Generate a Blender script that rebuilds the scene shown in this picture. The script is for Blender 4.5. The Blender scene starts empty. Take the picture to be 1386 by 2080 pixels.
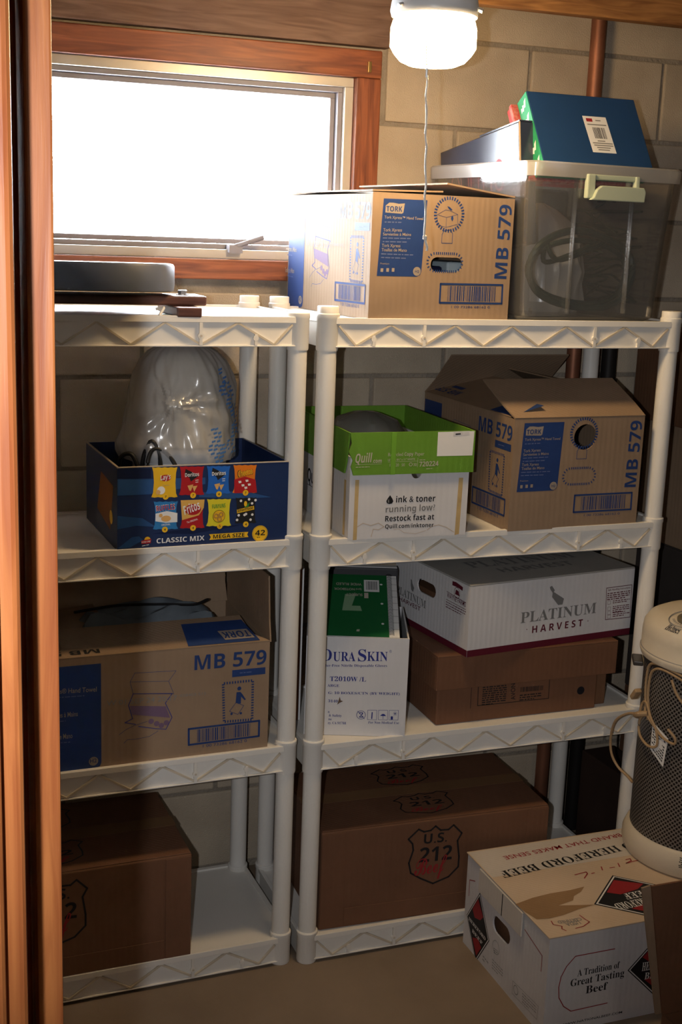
import bpy, bmesh, math, random
import numpy as np
from mathutils import Vector, Matrix

random.seed(7)
SC = bpy.context.scene
COL = SC.collection

# ------------------------------------------------------------------ camera
FPX = 2567.6
PITCH, YAW, ROLL = 0.2182, 0.3667, 0.0376
CAM = Vector((-0.9318, -2.5468, 1.6954))
FW = Vector((math.sin(YAW)*math.cos(PITCH), math.cos(YAW)*math.cos(PITCH), -math.sin(PITCH)))
_rt = Vector((math.cos(YAW), -math.sin(YAW), 0)); _up = _rt.cross(FW)
RT = math.cos(ROLL)*_rt + math.sin(ROLL)*_up
UP = -math.sin(ROLL)*_rt + math.cos(ROLL)*_up
cam = bpy.data.cameras.new('camera'); cam_o = bpy.data.objects.new('camera', cam); COL.objects.link(cam_o)
cam_o.matrix_world = Matrix(((RT.x, UP.x, -FW.x, CAM.x), (RT.y, UP.y, -FW.y, CAM.y), (RT.z, UP.z, -FW.z, CAM.z), (0, 0, 0, 1)))
cam.sensor_fit = 'AUTO'; cam.sensor_width = 36.0; cam.lens = FPX/2080*36.0
cam.clip_start = 0.02
SC.camera = cam_o

def ray(u, v):
    return (u-693)/FPX*RT - (v-1040)/FPX*UP + FW

# ------------------------------------------------------------------ sky, flash, exposure
W = bpy.data.worlds.new('world'); SC.world = W; W.use_nodes = True
bg = W.node_tree.nodes['Background']
bg.inputs[0].default_value = (0.86, 0.93, 1.0, 1); bg.inputs[1].default_value = 62.0

fl = bpy.data.lights.new('camera_flash', 'SPOT')           # the camera's own pop-up flash, left of the lens (camera held upright)
fl.energy = 72.0; fl.color = (0.96, 0.97, 1.0); fl.shadow_soft_size = 0.012
fl.spot_size = math.radians(66); fl.spot_blend = 0.95
fl_o = bpy.data.objects.new('camera_flash', fl); COL.objects.link(fl_o)
FLASH = CAM - 0.104*RT
fl_o.location = FLASH
aim = ray(760, 930)
fl_o.rotation_euler = aim.to_track_quat('-Z', 'Y').to_euler()

hl = bpy.data.lights.new('fill_light', 'AREA')           # added dim fill, unseen behind the camera, lifts the shadows
hl.energy = 4.0; hl.shape = 'DISK'; hl.size = 0.6; hl.color = (1.0, 0.86, 0.70)
hl_o = bpy.data.objects.new('fill_light', hl); COL.objects.link(hl_o); hl_o.location = (0.1, -3.3, 2.27)
hl_o.rotation_euler = Vector((-0.05, 0.75, -0.6)).to_track_quat('-Z', 'Y').to_euler()

SC.view_settings.view_transform = 'Standard'; SC.view_settings.look = 'None'
SC.view_settings.gamma = 1.0; SC.view_settings.use_curve_mapping = False
SC.view_settings.exposure = 0.0
LAMP_STRENGTH = 95.0

# ------------------------------------------------------------------ materials
MATS = {}
def nodes_of(name):
    m = bpy.data.materials.new(name); m.use_nodes = True
    nt = m.node_tree; return m, nt, nt.nodes['Principled BSDF']

def pm(name, col, rough=0.6, var=0.0, scale=6.0, bump=0.0, bscale=60.0, spec=0.3, metal=0.0, stretch=None, col2=None, trans=None, sheen=0):
    """procedural material: base colour with noise variation and noise bump"""
    if name in MATS: return MATS[name]
    m, nt, b = nodes_of(name)
    b.inputs['Base Color'].default_value = (*col, 1); b.inputs['Roughness'].default_value = rough
    b.inputs['Specular IOR Level'].default_value = spec; b.inputs['Metallic'].default_value = metal
    tc = nt.nodes.new('ShaderNodeTexCoord'); mp = nt.nodes.new('ShaderNodeMapping')
    nt.links.new(tc.outputs['Object'], mp.inputs[0])
    if stretch: mp.inputs['Scale'].default_value = stretch
    if var or col2:
        n = nt.nodes.new('ShaderNodeTexNoise'); n.inputs['Scale'].default_value = scale; n.inputs['Detail'].default_value = 6
        nt.links.new(mp.outputs[0], n.inputs['Vector'])
        r = nt.nodes.new('ShaderNodeValToRGB')
        r.color_ramp.elements[0].position = 0.3; r.color_ramp.elements[1].position = 0.72
        c2 = col2 if col2 else tuple(c*(1-var) for c in col)
        r.color_ramp.elements[0].color = (*c2, 1); r.color_ramp.elements[1].color = (*col, 1)
        nt.links.new(n.outputs['Fac'], r.inputs[0]); nt.links.new(r.outputs[0], b.inputs['Base Color'])
    if bump:
        n2 = nt.nodes.new('ShaderNodeTexNoise'); n2.inputs['Scale'].default_value = bscale; n2.inputs['Detail'].default_value = 4
        nt.links.new(mp.outputs[0], n2.inputs['Vector'])
        bp = nt.nodes.new('ShaderNodeBump'); bp.inputs['Strength'].default_value = bump; bp.inputs['Distance'].default_value = 0.01
        nt.links.new(n2.outputs['Fac'], bp.inputs['Height']); nt.links.new(bp.outputs[0], b.inputs['Normal'])
    MATS[name] = m
    return m

def cardboard(name, col, var=0.22):
    """corrugated card: faint flutes and blotches"""
    if name in MATS: return MATS[name]
    m, nt, b = nodes_of(name)
    b.inputs['Roughness'].default_value = 0.72; b.inputs['Specular IOR Level'].default_value = 0.25
    tc = nt.nodes.new('ShaderNodeTexCoord')
    n = nt.nodes.new('ShaderNodeTexNoise'); n.inputs['Scale'].default_value = 7; n.inputs['Detail'].default_value = 8
    nt.links.new(tc.outputs['Object'], n.inputs['Vector'])
    r = nt.nodes.new('ShaderNodeValToRGB'); r.color_ramp.elements[0].position = 0.25; r.color_ramp.elements[1].position = 0.75
    r.color_ramp.elements[0].color = (*[c*(1-var) for c in col], 1); r.color_ramp.elements[1].color = (*col, 1)
    nt.links.new(n.outputs['Fac'], r.inputs[0]); nt.links.new(r.outputs[0], b.inputs['Base Color'])
    w = nt.nodes.new('ShaderNodeTexWave'); w.inputs['Scale'].default_value = 45; w.inputs['Distortion'].default_value = 0.6
    w.bands_direction = 'DIAGONAL'
    mp = nt.nodes.new('ShaderNodeMapping'); mp.inputs['Scale'].default_value = (1, 1, 0.0)
    nt.links.new(tc.outputs['Object'], mp.inputs[0]); nt.links.new(mp.outputs[0], w.inputs['Vector'])
    bp = nt.nodes.new('ShaderNodeBump'); bp.inputs['Strength'].default_value = 0.10; bp.inputs['Distance'].default_value = 0.002
    nt.links.new(w.outputs['Fac'], bp.inputs['Height']); nt.links.new(bp.outputs[0], b.inputs['Normal'])
    MATS[name] = m
    return m

def wood(name, dark, light, scale=(1.2, 14, 14), rough=0.45, spec=0.4):
    if name in MATS: return MATS[name]
    m, nt, b = nodes_of(name)
    b.inputs['Roughness'].default_value = rough; b.inputs['Specular IOR Level'].default_value = spec
    tc = nt.nodes.new('ShaderNodeTexCoord'); mp = nt.nodes.new('ShaderNodeMapping'); mp.inputs['Scale'].default_value = scale
    nt.links.new(tc.outputs['Object'], mp.inputs[0])
    n = nt.nodes.new('ShaderNodeTexNoise'); n.inputs['Scale'].default_value = 4; n.inputs['Detail'].default_value = 9; n.inputs['Distortion'].default_value = 1.2
    nt.links.new(mp.outputs[0], n.inputs['Vector'])
    r = nt.nodes.new('ShaderNodeValToRGB'); r.color_ramp.elements[0].position = 0.32; r.color_ramp.elements[1].position = 0.68
    r.color_ramp.elements[0].color = (*dark, 1); r.color_ramp.elements[1].color = (*light, 1)
    nt.links.new(n.outputs['Fac'], r.inputs[0]); nt.links.new(r.outputs[0], b.inputs['Base Color'])
    bp = nt.nodes.new('ShaderNodeBump'); bp.inputs['Strength'].default_value = 0.15; bp.inputs['Distance'].default_value = 0.003
    nt.links.new(n.outputs['Fac'], bp.inputs['Height']); nt.links.new(bp.outputs[0], b.inputs['Normal'])
    MATS[name] = m
    return m

def film(name, col, opacity, rough=0.2, gloss=0.12, milk_trans=0.5):
    """thin plastic: partly see-through, milky, shiny"""
    if name in MATS: return MATS[name]
    m, nt, b = nodes_of(name)
    out = nt.nodes['Material Output']; nt.nodes.remove(b)
    tr = nt.nodes.new('ShaderNodeBsdfTransparent'); tr.inputs[0].default_value = (0.97, 0.97, 0.97, 1)
    di = nt.nodes.new('ShaderNodeBsdfDiffuse'); di.inputs[0].default_value = (*col, 1)
    tl = nt.nodes.new('ShaderNodeBsdfTranslucent'); tl.inputs[0].default_value = (*col, 1)
    gl = nt.nodes.new('ShaderNodeBsdfGlossy'); gl.inputs['Roughness'].default_value = rough
    m1 = nt.nodes.new('ShaderNodeMixShader'); m1.inputs[0].default_value = milk_trans
    m2 = nt.nodes.new('ShaderNodeMixShader'); m2.inputs[0].default_value = opacity
    m3 = nt.nodes.new('ShaderNodeMixShader')
    fr = nt.nodes.new('ShaderNodeLayerWeight'); fr.inputs[0].default_value = 0.25
    mul = nt.nodes.new('ShaderNodeMath'); mul.operation = 'MULTIPLY_ADD'; mul.inputs[1].default_value = 0.6; mul.inputs[2].default_value = gloss*0.4
    nt.links.new(fr.outputs['Fresnel'], mul.inputs[0]); nt.links.new(mul.outputs[0], m3.inputs[0])
    nt.links.new(di.outputs[0], m1.inputs[1]); nt.links.new(tl.outputs[0], m1.inputs[2])
    nt.links.new(tr.outputs[0], m2.inputs[1]); nt.links.new(m1.outputs[0], m2.inputs[2])
    nt.links.new(m2.outputs[0], m3.inputs[1]); nt.links.new(gl.outputs[0], m3.inputs[2])
    nt.links.new(m3.outputs[0], out.inputs['Surface'])
    MATS[name] = m
    return m

def emit(name, col, s):
    m, nt, b = nodes_of(name)
    b.inputs['Base Color'].default_value = (0.9, 0.88, 0.82, 1)
    b.inputs['Emission Color'].default_value = (*col, 1); b.inputs['Emission Strength'].default_value = s
    return m

def perforated(name):
    """dark metal sheet with rows of tiny round holes (uv: metres around, metres up)"""
    m, nt, b = nodes_of(name)
    b.inputs['Metallic'].default_value = 0.5; b.inputs['Roughness'].default_value = 0.4
    uv = nt.nodes.new('ShaderNodeUVMap')
    v = nt.nodes.new('ShaderNodeTexVoronoi'); v.feature = 'F1'; v.inputs['Randomness'].default_value = 0.0; v.inputs['Scale'].default_value = 1.0
    mp = nt.nodes.new('ShaderNodeMapping'); mp.inputs['Scale'].default_value = (125, 125, 1); mp.inputs['Rotation'].default_value = (0, 0, math.radians(45))
    nt.links.new(uv.outputs[0], mp.inputs[0]); nt.links.new(mp.outputs[0], v.inputs['Vector'])
    r = nt.nodes.new('ShaderNodeValToRGB'); r.color_ramp.interpolation = 'EASE'
    r.color_ramp.elements[0].position = 0.30; r.color_ramp.elements[0].color = (0.012, 0.012, 0.012, 1)
    r.color_ramp.elements[1].position = 0.42; r.color_ramp.elements[1].color = (0.27, 0.25, 0.235, 1)
    nt.links.new(v.outputs['Distance'], r.inputs[0]); nt.links.new(r.outputs[0], b.inputs['Base Color'])
    bp = nt.nodes.new('ShaderNodeBump'); bp.inputs['Strength'].default_value = 0.6; bp.inputs['Distance'].default_value = 0.002
    nt.links.new(v.outputs['Distance'], bp.inputs['Height']); nt.links.new(bp.outputs[0], b.inputs['Normal'])
    return m

M_RESIN = pm('white_resin', (0.82, 0.80, 0.765), 0.42, col2=(0.76, 0.73, 0.67), scale=3.0, bump=0.02, bscale=150)
M_RESIN_D = pm('stained_shaded_resin', (0.68, 0.60, 0.48), 0.5, var=0.25, scale=20)  # brown dirt lines and rib shadows both put into this darker tone
M_KRAFT = cardboard('kraft_card', (0.32, 0.222, 0.145))
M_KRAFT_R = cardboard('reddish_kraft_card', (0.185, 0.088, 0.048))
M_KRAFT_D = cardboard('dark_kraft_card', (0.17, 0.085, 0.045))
M_KRAFT_E = cardboard('raw_card_edge', (0.60, 0.42, 0.25))
M_WHITECARD = cardboard('white_card', (0.70, 0.69, 0.70), 0.10)
M_OLDWHITE = cardboard('aged_white_card', (0.70, 0.65, 0.58), 0.14)
M_NAVYCARD = pm('navy_printed_card', (0.012, 0.03, 0.105), 0.4, var=0.15, spec=0.45)
M_BLUE = pm('blue_ink', (0.016, 0.045, 0.17), 0.6, var=0.12, scale=30)
M_NAVYINK = pm('dark_blue_ink', (0.02, 0.03, 0.22), 0.6)
M_BLACKINK = pm('black_ink', (0.012, 0.012, 0.014), 0.6)
M_REDINK = pm('red_ink', (0.30, 0.018, 0.022), 0.6)
M_MAROON = pm('maroon_ink', (0.11, 0.008, 0.022), 0.6, var=0.1)
M_GREYINK = pm('grey_ink', (0.20, 0.20, 0.20), 0.6)
M_PALEINK = pm('pale_ink', (0.47, 0.42, 0.36), 0.6)
M_KRAFTINK = pm('bare_card_lettering', (0.30, 0.25, 0.20), 0.7)
M_DIMINK = pm('faint_blue_lettering', (0.10, 0.13, 0.27), 0.7)
M_WHITEINK = pm('white_ink', (0.80, 0.79, 0.77), 0.6)
M_YELLOW = pm('yellow_ink', (0.85, 0.50, 0.02), 0.45)
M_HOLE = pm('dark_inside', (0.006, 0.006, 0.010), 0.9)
M_BLACK = pm('black_rubber', (0.012, 0.012, 0.013), 0.45)
M_STEEL = pm('steel', (0.55, 0.55, 0.55), 0.35, metal=1.0)
M_TAPE = pm('packing_tape', (0.25, 0.14, 0.07), 0.18, var=0.2, spec=0.6)

# ------------------------------------------------------------------ mesh builder
class MB:
    def __init__(s): s.v = []; s.f = []; s.uv = None
    def add(s, vs, fs, M=None):
        o = len(s.v)
        s.v += [tuple(M @ Vector(p)) if M else tuple(p) for p in vs]
        s.f += [tuple(i+o for i in f) for f in fs]
        return s
    def box(s, x0, x1, y0, y1, z0, z1, M=None):
        vs = [(x0,y0,z0),(x1,y0,z0),(x1,y1,z0),(x0,y1,z0),(x0,y0,z1),(x1,y0,z1),(x1,y1,z1),(x0,y1,z1)]
        return s.add(vs, [(0,3,2,1),(4,5,6,7),(0,1,5,4),(1,2,6,5),(2,3,7,6),(3,0,4,7)], M)
    def lathe(s, prof, n=32, c=(0,0,0), M=None, cap=True, a0=0, rfun=None):
        vs = []; fs = []
        for r, z in prof:
            for i in range(n):
                a = a0+2*math.pi*i/n; rr = r*(rfun(a, z) if rfun else 1)
                vs.append((c[0]+rr*math.cos(a), c[1]+rr*math.sin(a), c[2]+z))
        for k in range(len(prof)-1):
            for i in range(n):
                j = (i+1) % n; fs.append((k*n+i, k*n+j, (k+1)*n+j, (k+1)*n+i))
        if cap:
            fs.append(tuple(range(n-1, -1, -1))); fs.append(tuple((len(prof)-1)*n+i for i in range(n)))
        return s.add(vs, fs, M)
    def cyl(s, p0, p1, r, n=16, r1=None):
        p0 = Vector(p0); p1 = Vector(p1); d = p1-p0
        M = Matrix.Translation(p0) @ d.to_track_quat('Z', 'Y').to_matrix().to_4x4()
        return s.lathe([(r, 0), (r if r1 is None else r1, d.length)], n, M=M)
    def tube(s, pts, r, n=8, closed=False):
        pts = [Vector(p) for p in pts]; vs = []; fs = []; m = len(pts)
        ref = Vector((0.13, 0.21, 0.97))
        for i, p in enumerate(pts):
            a = pts[i-1] if (i or closed) else p; b = pts[(i+1) % m] if (i < m-1 or closed) else p
            t = (b-a).normalized()
            x = t.cross(ref); x = x.normalized() if x.length > 1e-4 else Vector((1,0,0)); y = t.cross(x)
            for k in range(n):
                an = 2*math.pi*k/n; vs.append(p + r*(math.cos(an)*x + math.sin(an)*y))
        for i in range(m if closed else m-1):
            for k in range(n):
                j = (i+1) % m; l = (k+1) % n
                fs.append((i*n+k, i*n+l, j*n+l, j*n+k))
        if not closed:
            fs.append(tuple(range(n-1, -1, -1))); fs.append(tuple((m-1)*n+k for k in range(n)))
        return s.add(vs, fs)
    def prism(s, poly, t, M=None):
        """polygon in xy extruded by t along z"""
        n = len(poly)
        vs = [(x, y, 0) for x, y in poly]+[(x, y, t) for x, y in poly]
        fs = [tuple(range(n-1, -1, -1)), tuple(range(n, 2*n))]+[(i, (i+1) % n, n+(i+1) % n, n+i) for i in range(n)]
        return s.add(vs, fs, M)
    def build(s, name, mat, parent=None, smooth=False, bev=0.0, seg=2, fix=True):
        me = bpy.data.meshes.new(name); me.from_pydata(s.v, [], s.f)
        if bev or fix:
            bm = bmesh.new(); bm.from_mesh(me)
            if fix: bmesh.ops.recalc_face_normals(bm, faces=bm.faces)
            if bev:
                es = [e for e in bm.edges if len(e.link_faces) == 2 and e.calc_face_angle(0) > 0.5]
                bmesh.ops.bevel(bm, geom=es, offset=bev, segments=seg, affect='EDGES', profile=0.5, clamp_overlap=True)
            bm.to_mesh(me); bm.free()
        me.materials.append(mat)
        if smooth:
            me.polygons.foreach_set('use_smooth', [True]*len(me.polygons))
            try: me.set_sharp_from_angle(angle=math.radians(40))
            except Exception: pass
        o = bpy.data.objects.new(name, me); COL.objects.link(o); o.parent = parent
        return o

def spline(pts, n=8, closed=False):
    P = [Vector(p) for p in pts]; m = len(P); out = []
    for i in range(m if closed else m-1):
        p0 = P[i-1] if (i or closed) else P[i]; p1 = P[i]; p2 = P[(i+1) % m]; p3 = P[(i+2) % m] if (i < m-2 or closed) else p2
        for k in range(n):
            t = k/n
            out.append(0.5*((2*p1)+(p2-p0)*t+(2*p0-5*p1+4*p2-p3)*t*t+(3*p1-p0-3*p2+p3)*t**3))
    if not closed: out.append(P[-1])
    return out

def thing(name, label, cat, loc=(0,0,0), rz=0.0, group=None, rot=None):
    o = bpy.data.objects.new(name, None); COL.objects.link(o)
    o.location = loc; o.rotation_euler = rot if rot else (0, 0, rz)
    o.empty_display_size = 0.05
    return tag(o, label, cat, group)
def tag(o, label, cat, group=None):
    o['label'] = label; o['category'] = cat
    if group: o['group'] = group
    return o
def struct(o): o['kind'] = 'structure'; return o
def link_copy(src, parent, loc=None, rot=None):
    c = src.copy(); COL.objects.link(c); c.parent = parent
    if loc is not None: c.location = loc
    if rot is not None: c.rotation_euler = rot
    return c

# ------------------------------------------------------------------ lettering
_fc = bpy.data.curves.new('font_tool', 'FONT'); _fc.resolution_u = 3
_fo = bpy.data.objects.new('font_tool', _fc)
STY = {'sb': (0x1D400, 0x1D41A, 0x1D7CE), 'gB': (0x1D5D4, 0x1D5EE, 0x1D7EC), 'sc': (0x1D4D0, 0x1D4EA, 0x1D7CE)}
#        base alphabet, emboldening, slant
DRAW = {'g': (None, 0.0, 0.0), 'gb': (None, 0.008, 0.0), 'gi': ('gB', 0.0, 0.22), 'sb': ('sb', 0.0, 0.0), 'si': ('sb', 0.0, 0.25), 'gB': ('gB', 0.0, 0.0), 'sc': ('sc', 0.006, 0.0)}
def conv(s, st):
    b = STY.get(DRAW[st][0])
    if not b: return s
    return ''.join(chr(b[0]+ord(c)-65) if 'A' <= c <= 'Z' else chr(b[1]+ord(c)-97) if 'a' <= c <= 'z' else chr(b[2]+ord(c)-48) if '0' <= c <= '9' else c for c in s)
_tc = {}
def text_geo(s, st):
    k = (s, st)
    if k in _tc: return _tc[k]
    _fc.body = conv(s, st); _fc.offset = DRAW[st][1]; _fc.shear = DRAW[st][2]
    me = _fo.to_mesh()
    v = [tuple(x.co) for x in me.vertices]; f = [tuple(p.vertices) for p in me.polygons]
    _fo.to_mesh_clear()
    _tc[k] = (v, f)
    return _tc[k]
_cap = {}
def cap_h(st):
    if st not in _cap:
        v, f = text_geo('H', st); _cap[st] = max(p[1] for p in v)
    return _cap[st]

# ------------------------------------------------------------------ printing on a face
def homography(src, dst):
    A = []
    for (x, y), (u, v) in zip(src, dst):
        A.append([x, y, 1, 0, 0, 0, -u*x, -u*y, -u]); A.append([0, 0, 0, x, y, 1, -v*x, -v*y, -v])
    return np.linalg.svd(np.array(A, float))[2][-1].reshape(3, 3)

class Face:
    """a flat face of a thing, in the thing's own coordinates (origin o, axes u, v, normal n), w by h metres.
    Positions of the print are read off the photograph: crop pixels -> photo pixels -> place on the face."""
    def __init__(s, parent, o, u, v, w, h, corners=None, crop=(0, 0, 1), u0=0.0, u1=1.0, v0=0.0, v1=1.0, world=None):
        s.p = parent; s.o = Vector(o); s.u = Vector(u).normalized(); s.v = Vector(v).normalized(); s.n = s.u.cross(s.v)
        s.w, s.h, s.crop = w, h, crop; s.L = {}; s.sub = 0; s.H = None; s.world = world
        if corners:
            s.H = homography(corners, [(u0*w, v0*h), (u1*w, v0*h), (u1*w, v1*h), (u0*w, v1*h)])
    def at(s, p):
        if s.H is None:                                   # meet the line of sight with the face's plane
            x = s.crop[0]+p[0]/s.crop[2]; y = s.crop[1]+p[1]/s.crop[2]
            Wm = s.world.inverted(); a = Wm @ CAM; d = (Wm.to_3x3() @ ray(x, y))
            t = (s.o-a).dot(s.n)/d.dot(s.n); q = a+t*d-s.o
            return (q.dot(s.u), q.dot(s.v))
        r = s.H @ np.array([p[0], p[1], 1.0]); return (float(r[0]/r[2]), float(r[1]/r[2]))
    def mb(s, name, mat, uniq=None): return s.L.setdefault((name, mat.name, uniq or s.sub), (MB(), mat))[0]
    def fresh(s): s.cnt = getattr(s, 'cnt', 0)+1; return 'u%d' % s.cnt
    def P(s, uv, lay): return s.o+uv[0]*s.u+uv[1]*s.v+s.n*(0.0004+0.0003*lay)
    def poly(s, name, mat, uvs, lay=0):
        s.mb(name, mat).add([s.P(q, lay) for q in uvs], [tuple(range(len(uvs)))])
    def fill(s, name, mat, pts, lay=0): s.poly(name, mat, [s.at(p) for p in pts], lay)
    def seg(s, name, mat, a, b, wd, lay=0, ext=0.3):
        a = Vector(a); b = Vector(b); d = b-a
        if d.length < 1e-6: return
        d.normalize(); nrm = Vector((-d.y, d.x))*wd/2; e = d*wd*ext
        s.poly(name, mat, [a-e-nrm, b+e-nrm, b+e+nrm, a-e+nrm], lay)
    def stroke(s, name, mat, pts, wd, lay=0, closed=False, raw=False):
        q = pts if raw else [s.at(p) for p in pts]
        for i in range(len(q) if closed else len(q)-1): s.seg(name, mat, q[i], q[(i+1) % len(q)], wd, lay)
    def dash(s, name, mat, uvs, wd, dl, lay=0, closed=True, across=True):
        """short marks set along a line"""
        q = [Vector(x) for x in uvs]; m = len(q)
        for i in range(m if closed else m-1):
            a, b = q[i], q[(i+1) % m]; d = b-a; n = max(1, round(d.length/(dl*2)))
            for k in range(n):
                c = a+d*((k+0.5)/n); t = d.normalized()*dl/2
                s.seg(name, mat, c-t, c+t, wd, lay, 0.0)
    def disc(s, name, mat, c, r, lay=0, n=28, ry=None, raw=False):
        c = c if raw else s.at(c); ry = ry or r
        s.poly(name, mat, [(c[0]+r*math.cos(2*math.pi*i/n), c[1]+ry*math.sin(2*math.pi*i/n)) for i in range(n)], lay)
    def ring(s, name, mat, c, r, wd, lay=0, n=32, ry=None, raw=False):
        c = c if raw else s.at(c); ry = ry or r
        q = [(c[0]+r*math.cos(2*math.pi*i/n), c[1]+ry*math.sin(2*math.pi*i/n)) for i in range(n)]
        s.stroke(name, mat, q, wd, lay, True, True)
    def text(s, name, mat, st, body, p0, p1, top, lay=0, bold=0):
        """body from baseline start p0 to baseline end p1; top: a point on the cap line above p0"""
        a = Vector(s.at(p0)); b = Vector(s.at(p1)); c = Vector(s.at(top)); d = b-a; L = d.length; d.normalize()
        up = Vector((-d.y, d.x)); h = (c-a).dot(up)
        v, f = text_geo(body, st); x0 = min(p[0] for p in v); x1 = max(p[0] for p in v); ch = cap_h(st)
        pts = [s.P(a+d*((p[0]-x0)/(x1-x0)*L)+up*(p[1]/ch*h), lay) for p in v]
        s.mb(name, mat, s.fresh()).add(pts, f)
    def greek(s, name, mat, p0, p1, rows, hgt, gap, lay=1, seed=1, fill=0.5):
        """rows of print too small to read; p0..p1 first row, following rows below"""
        keep, s.sub = s.sub, s.fresh()
        rnd = random.Random(seed); a = Vector(s.at(p0)); b = Vector(s.at(p1)); d = (b-a); L = d.length; d.normalize(); up = Vector((-d.y, d.x))
        for r in range(rows):
            x = 0.0; lim = L*(1 if r < rows-1 else rnd.uniform(0.45, 0.9))
            while x < lim:
                w = min(rnd.uniform(0.8, 3.2)*hgt, lim-x); o = a+d*x-up*(gap*r)
                s.poly(name, mat, [o, o+d*w, o+d*w+up*hgt*fill, o+up*hgt*fill], lay); x += w+hgt*0.55
        s.sub = keep
    def barcode(s, name, mat, quad, wd, lay=1, seed=3, a=0.12, b=0.88, frame=True):
        q = [Vector(s.at(p)) for p in quad]                 # tl, tr, br, bl
        if frame: s.stroke(name, mat, q, wd, lay, True, True)
        rnd = random.Random(seed); t = a
        while t < b:
            w = rnd.choice((0.006, 0.006, 0.012, 0.018)); 
            A = q[0].lerp(q[1], t); B = q[0].lerp(q[1], t+w); C = q[3].lerp(q[2], t+w); D = q[3].lerp(q[2], t)
            s.poly(name, mat, [A.lerp(D, 0.1), B.lerp(C, 0.1), B.lerp(C, 0.9), A.lerp(D, 0.9)], lay); t += w+rnd.choice((0.006, 0.010, 0.016))
    def done(s):
        for (name, _, _k), (mb, mat) in s.L.items(): mb.build(name, mat, s.p, fix=False)

def front_face(p, w, h, **k): return Face(p, (0,0,0), (1,0,0), (0,0,1), w, h, **k)
def left_face(p, d, h, **k): return Face(p, (0,d,0), (0,-1,0), (0,0,1), d, h, **k)

# panel of card with holes, lying in a face's u,v plane, thickness inwards
_pc = bpy.data.curves.new('panel_tool', 'CURVE'); _pc.dimensions = '2D'; _pc.fill_mode = 'BOTH'
_po = bpy.data.objects.new('panel_tool', _pc)
def panel(name, outer, holes, t, o, u, v, mat, parent):
    _pc.splines.clear()
    for loop in [outer]+holes:
        sp = _pc.splines.new('POLY'); sp.points.add(len(loop)-1); sp.use_cyclic_u = True
        for i, (x, y) in enumerate(loop): sp.points[i].co = (x, y, 0, 1)
    _pc.extrude = t/2
    me = _po.to_mesh(); vs = [tuple(x.co) for x in me.vertices]; fs = [tuple(p.vertices) for p in me.polygons]; _po.to_mesh_clear()
    u = Vector(u); v = Vector(v); n = u.cross(v); o = Vector(o)
    mb = MB(); mb.add([o+u*x+v*y+n*(z-t/2) for x, y, z in vs], fs)
    return mb.build(name, mat, parent)

def stadium(cx, cy, w, h, n=10):
    r = h/2; a = w/2-r
    return [(cx+a+r*math.cos(t), cy+r*math.sin(t)) for t in np.linspace(-math.pi/2, math.pi/2, n)]+[(cx-a+r*math.cos(t), cy+r*math.sin(t)) for t in np.linspace(math.pi/2, 1.5*math.pi, n)]
def circle(cx, cy, r, n=24): return [(cx+r*math.cos(2*math.pi*i/n), cy+r*math.sin(2*math.pi*i/n)) for i in range(n)]
def rect(x0, y0, x1, y1): return [(x0, y0), (x1, y0), (x1, y1), (x0, y1)]

# ================================================================== THE SETTING
YW = 0.47                                   # face of the block wall
M_BLOCK = pm('concrete_block', (0.60, 0.505, 0.385), 0.92, col2=(0.42, 0.345, 0.26), scale=5, bump=0.35, bscale=320, spec=0.1)
M_MORTAR = pm('mortar', (0.36, 0.31, 0.25), 0.95, var=0.3, scale=14, bump=0.5, bscale=120, spec=0.1)
M_FLOOR = pm('concrete_floor', (0.27, 0.205, 0.145), 0.75, col2=(0.17, 0.13, 0.092), scale=2.2, bump=0.08, bscale=60, spec=0.2)
M_CEIL = pm('grey_ceiling', (0.24, 0.24, 0.245), 0.9, var=0.35, scale=9, bump=0.2)
M_PLASTER = pm('grey_plaster', (0.36, 0.33, 0.29), 0.9, var=0.15, scale=4)
M_REDWOOD = wood('red_stained_wood', (0.13, 0.034, 0.016), (0.30, 0.095, 0.035))
M_HEADER = wood('weathered_brown_wood', (0.13, 0.078, 0.058), (0.23, 0.145, 0.105), rough=0.7, spec=0.2)
M_JAMBWOOD = wood('orange_varnished_wood', (0.28, 0.075, 0.022), (0.48, 0.17, 0.05), scale=(14, 14, 1.0), rough=0.4)
M_BEAM = wood('raw_joist_wood', (0.20, 0.085, 0.03), (0.46, 0.22, 0.075), rough=0.7, spec=0.2)
M_ALU = pm('weathered_aluminium', (0.62, 0.58, 0.52), 0.42, metal=0.55, var=0.2, scale=9, stretch=(1, 1, 1))
M_SASH = pm('grey_sash', (0.30, 0.28, 0.30), 0.5, var=0.2)
M_GLASS = film('window_glass', (0.9, 0.95, 1.0), 0.03, 0.02, 0.1)
M_COPPER = pm('aged_copper', (0.36, 0.15, 0.085), 0.5, metal=0.55, var=0.35, scale=8)
M_BLACKPIPE = pm('black_iron', (0.025, 0.022, 0.02), 0.55, metal=0.4, var=0.3)

struct(MB().box(-1.6, 2.6, -4.2, 0.67, -0.12, 0.0).build('floor', M_FLOOR))
struct(MB().box(-1.6, 2.6, -4.2, 0.67, 2.32, 2.42).build('ceiling', M_CEIL))
struct(MB().box(-1.7, -1.6, -4.2, 0.67, 0, 2.32).build('wall_left', M_PLASTER))
struct(MB().box(2.6, 2.7, -4.2, 0.67, 0, 2.32).build('wall_right', M_PLASTER))
struct(MB().box(-1.6, 2.6, -4.3, -4.2, 0, 2.32).build('wall_rear', M_PLASTER))

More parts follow.
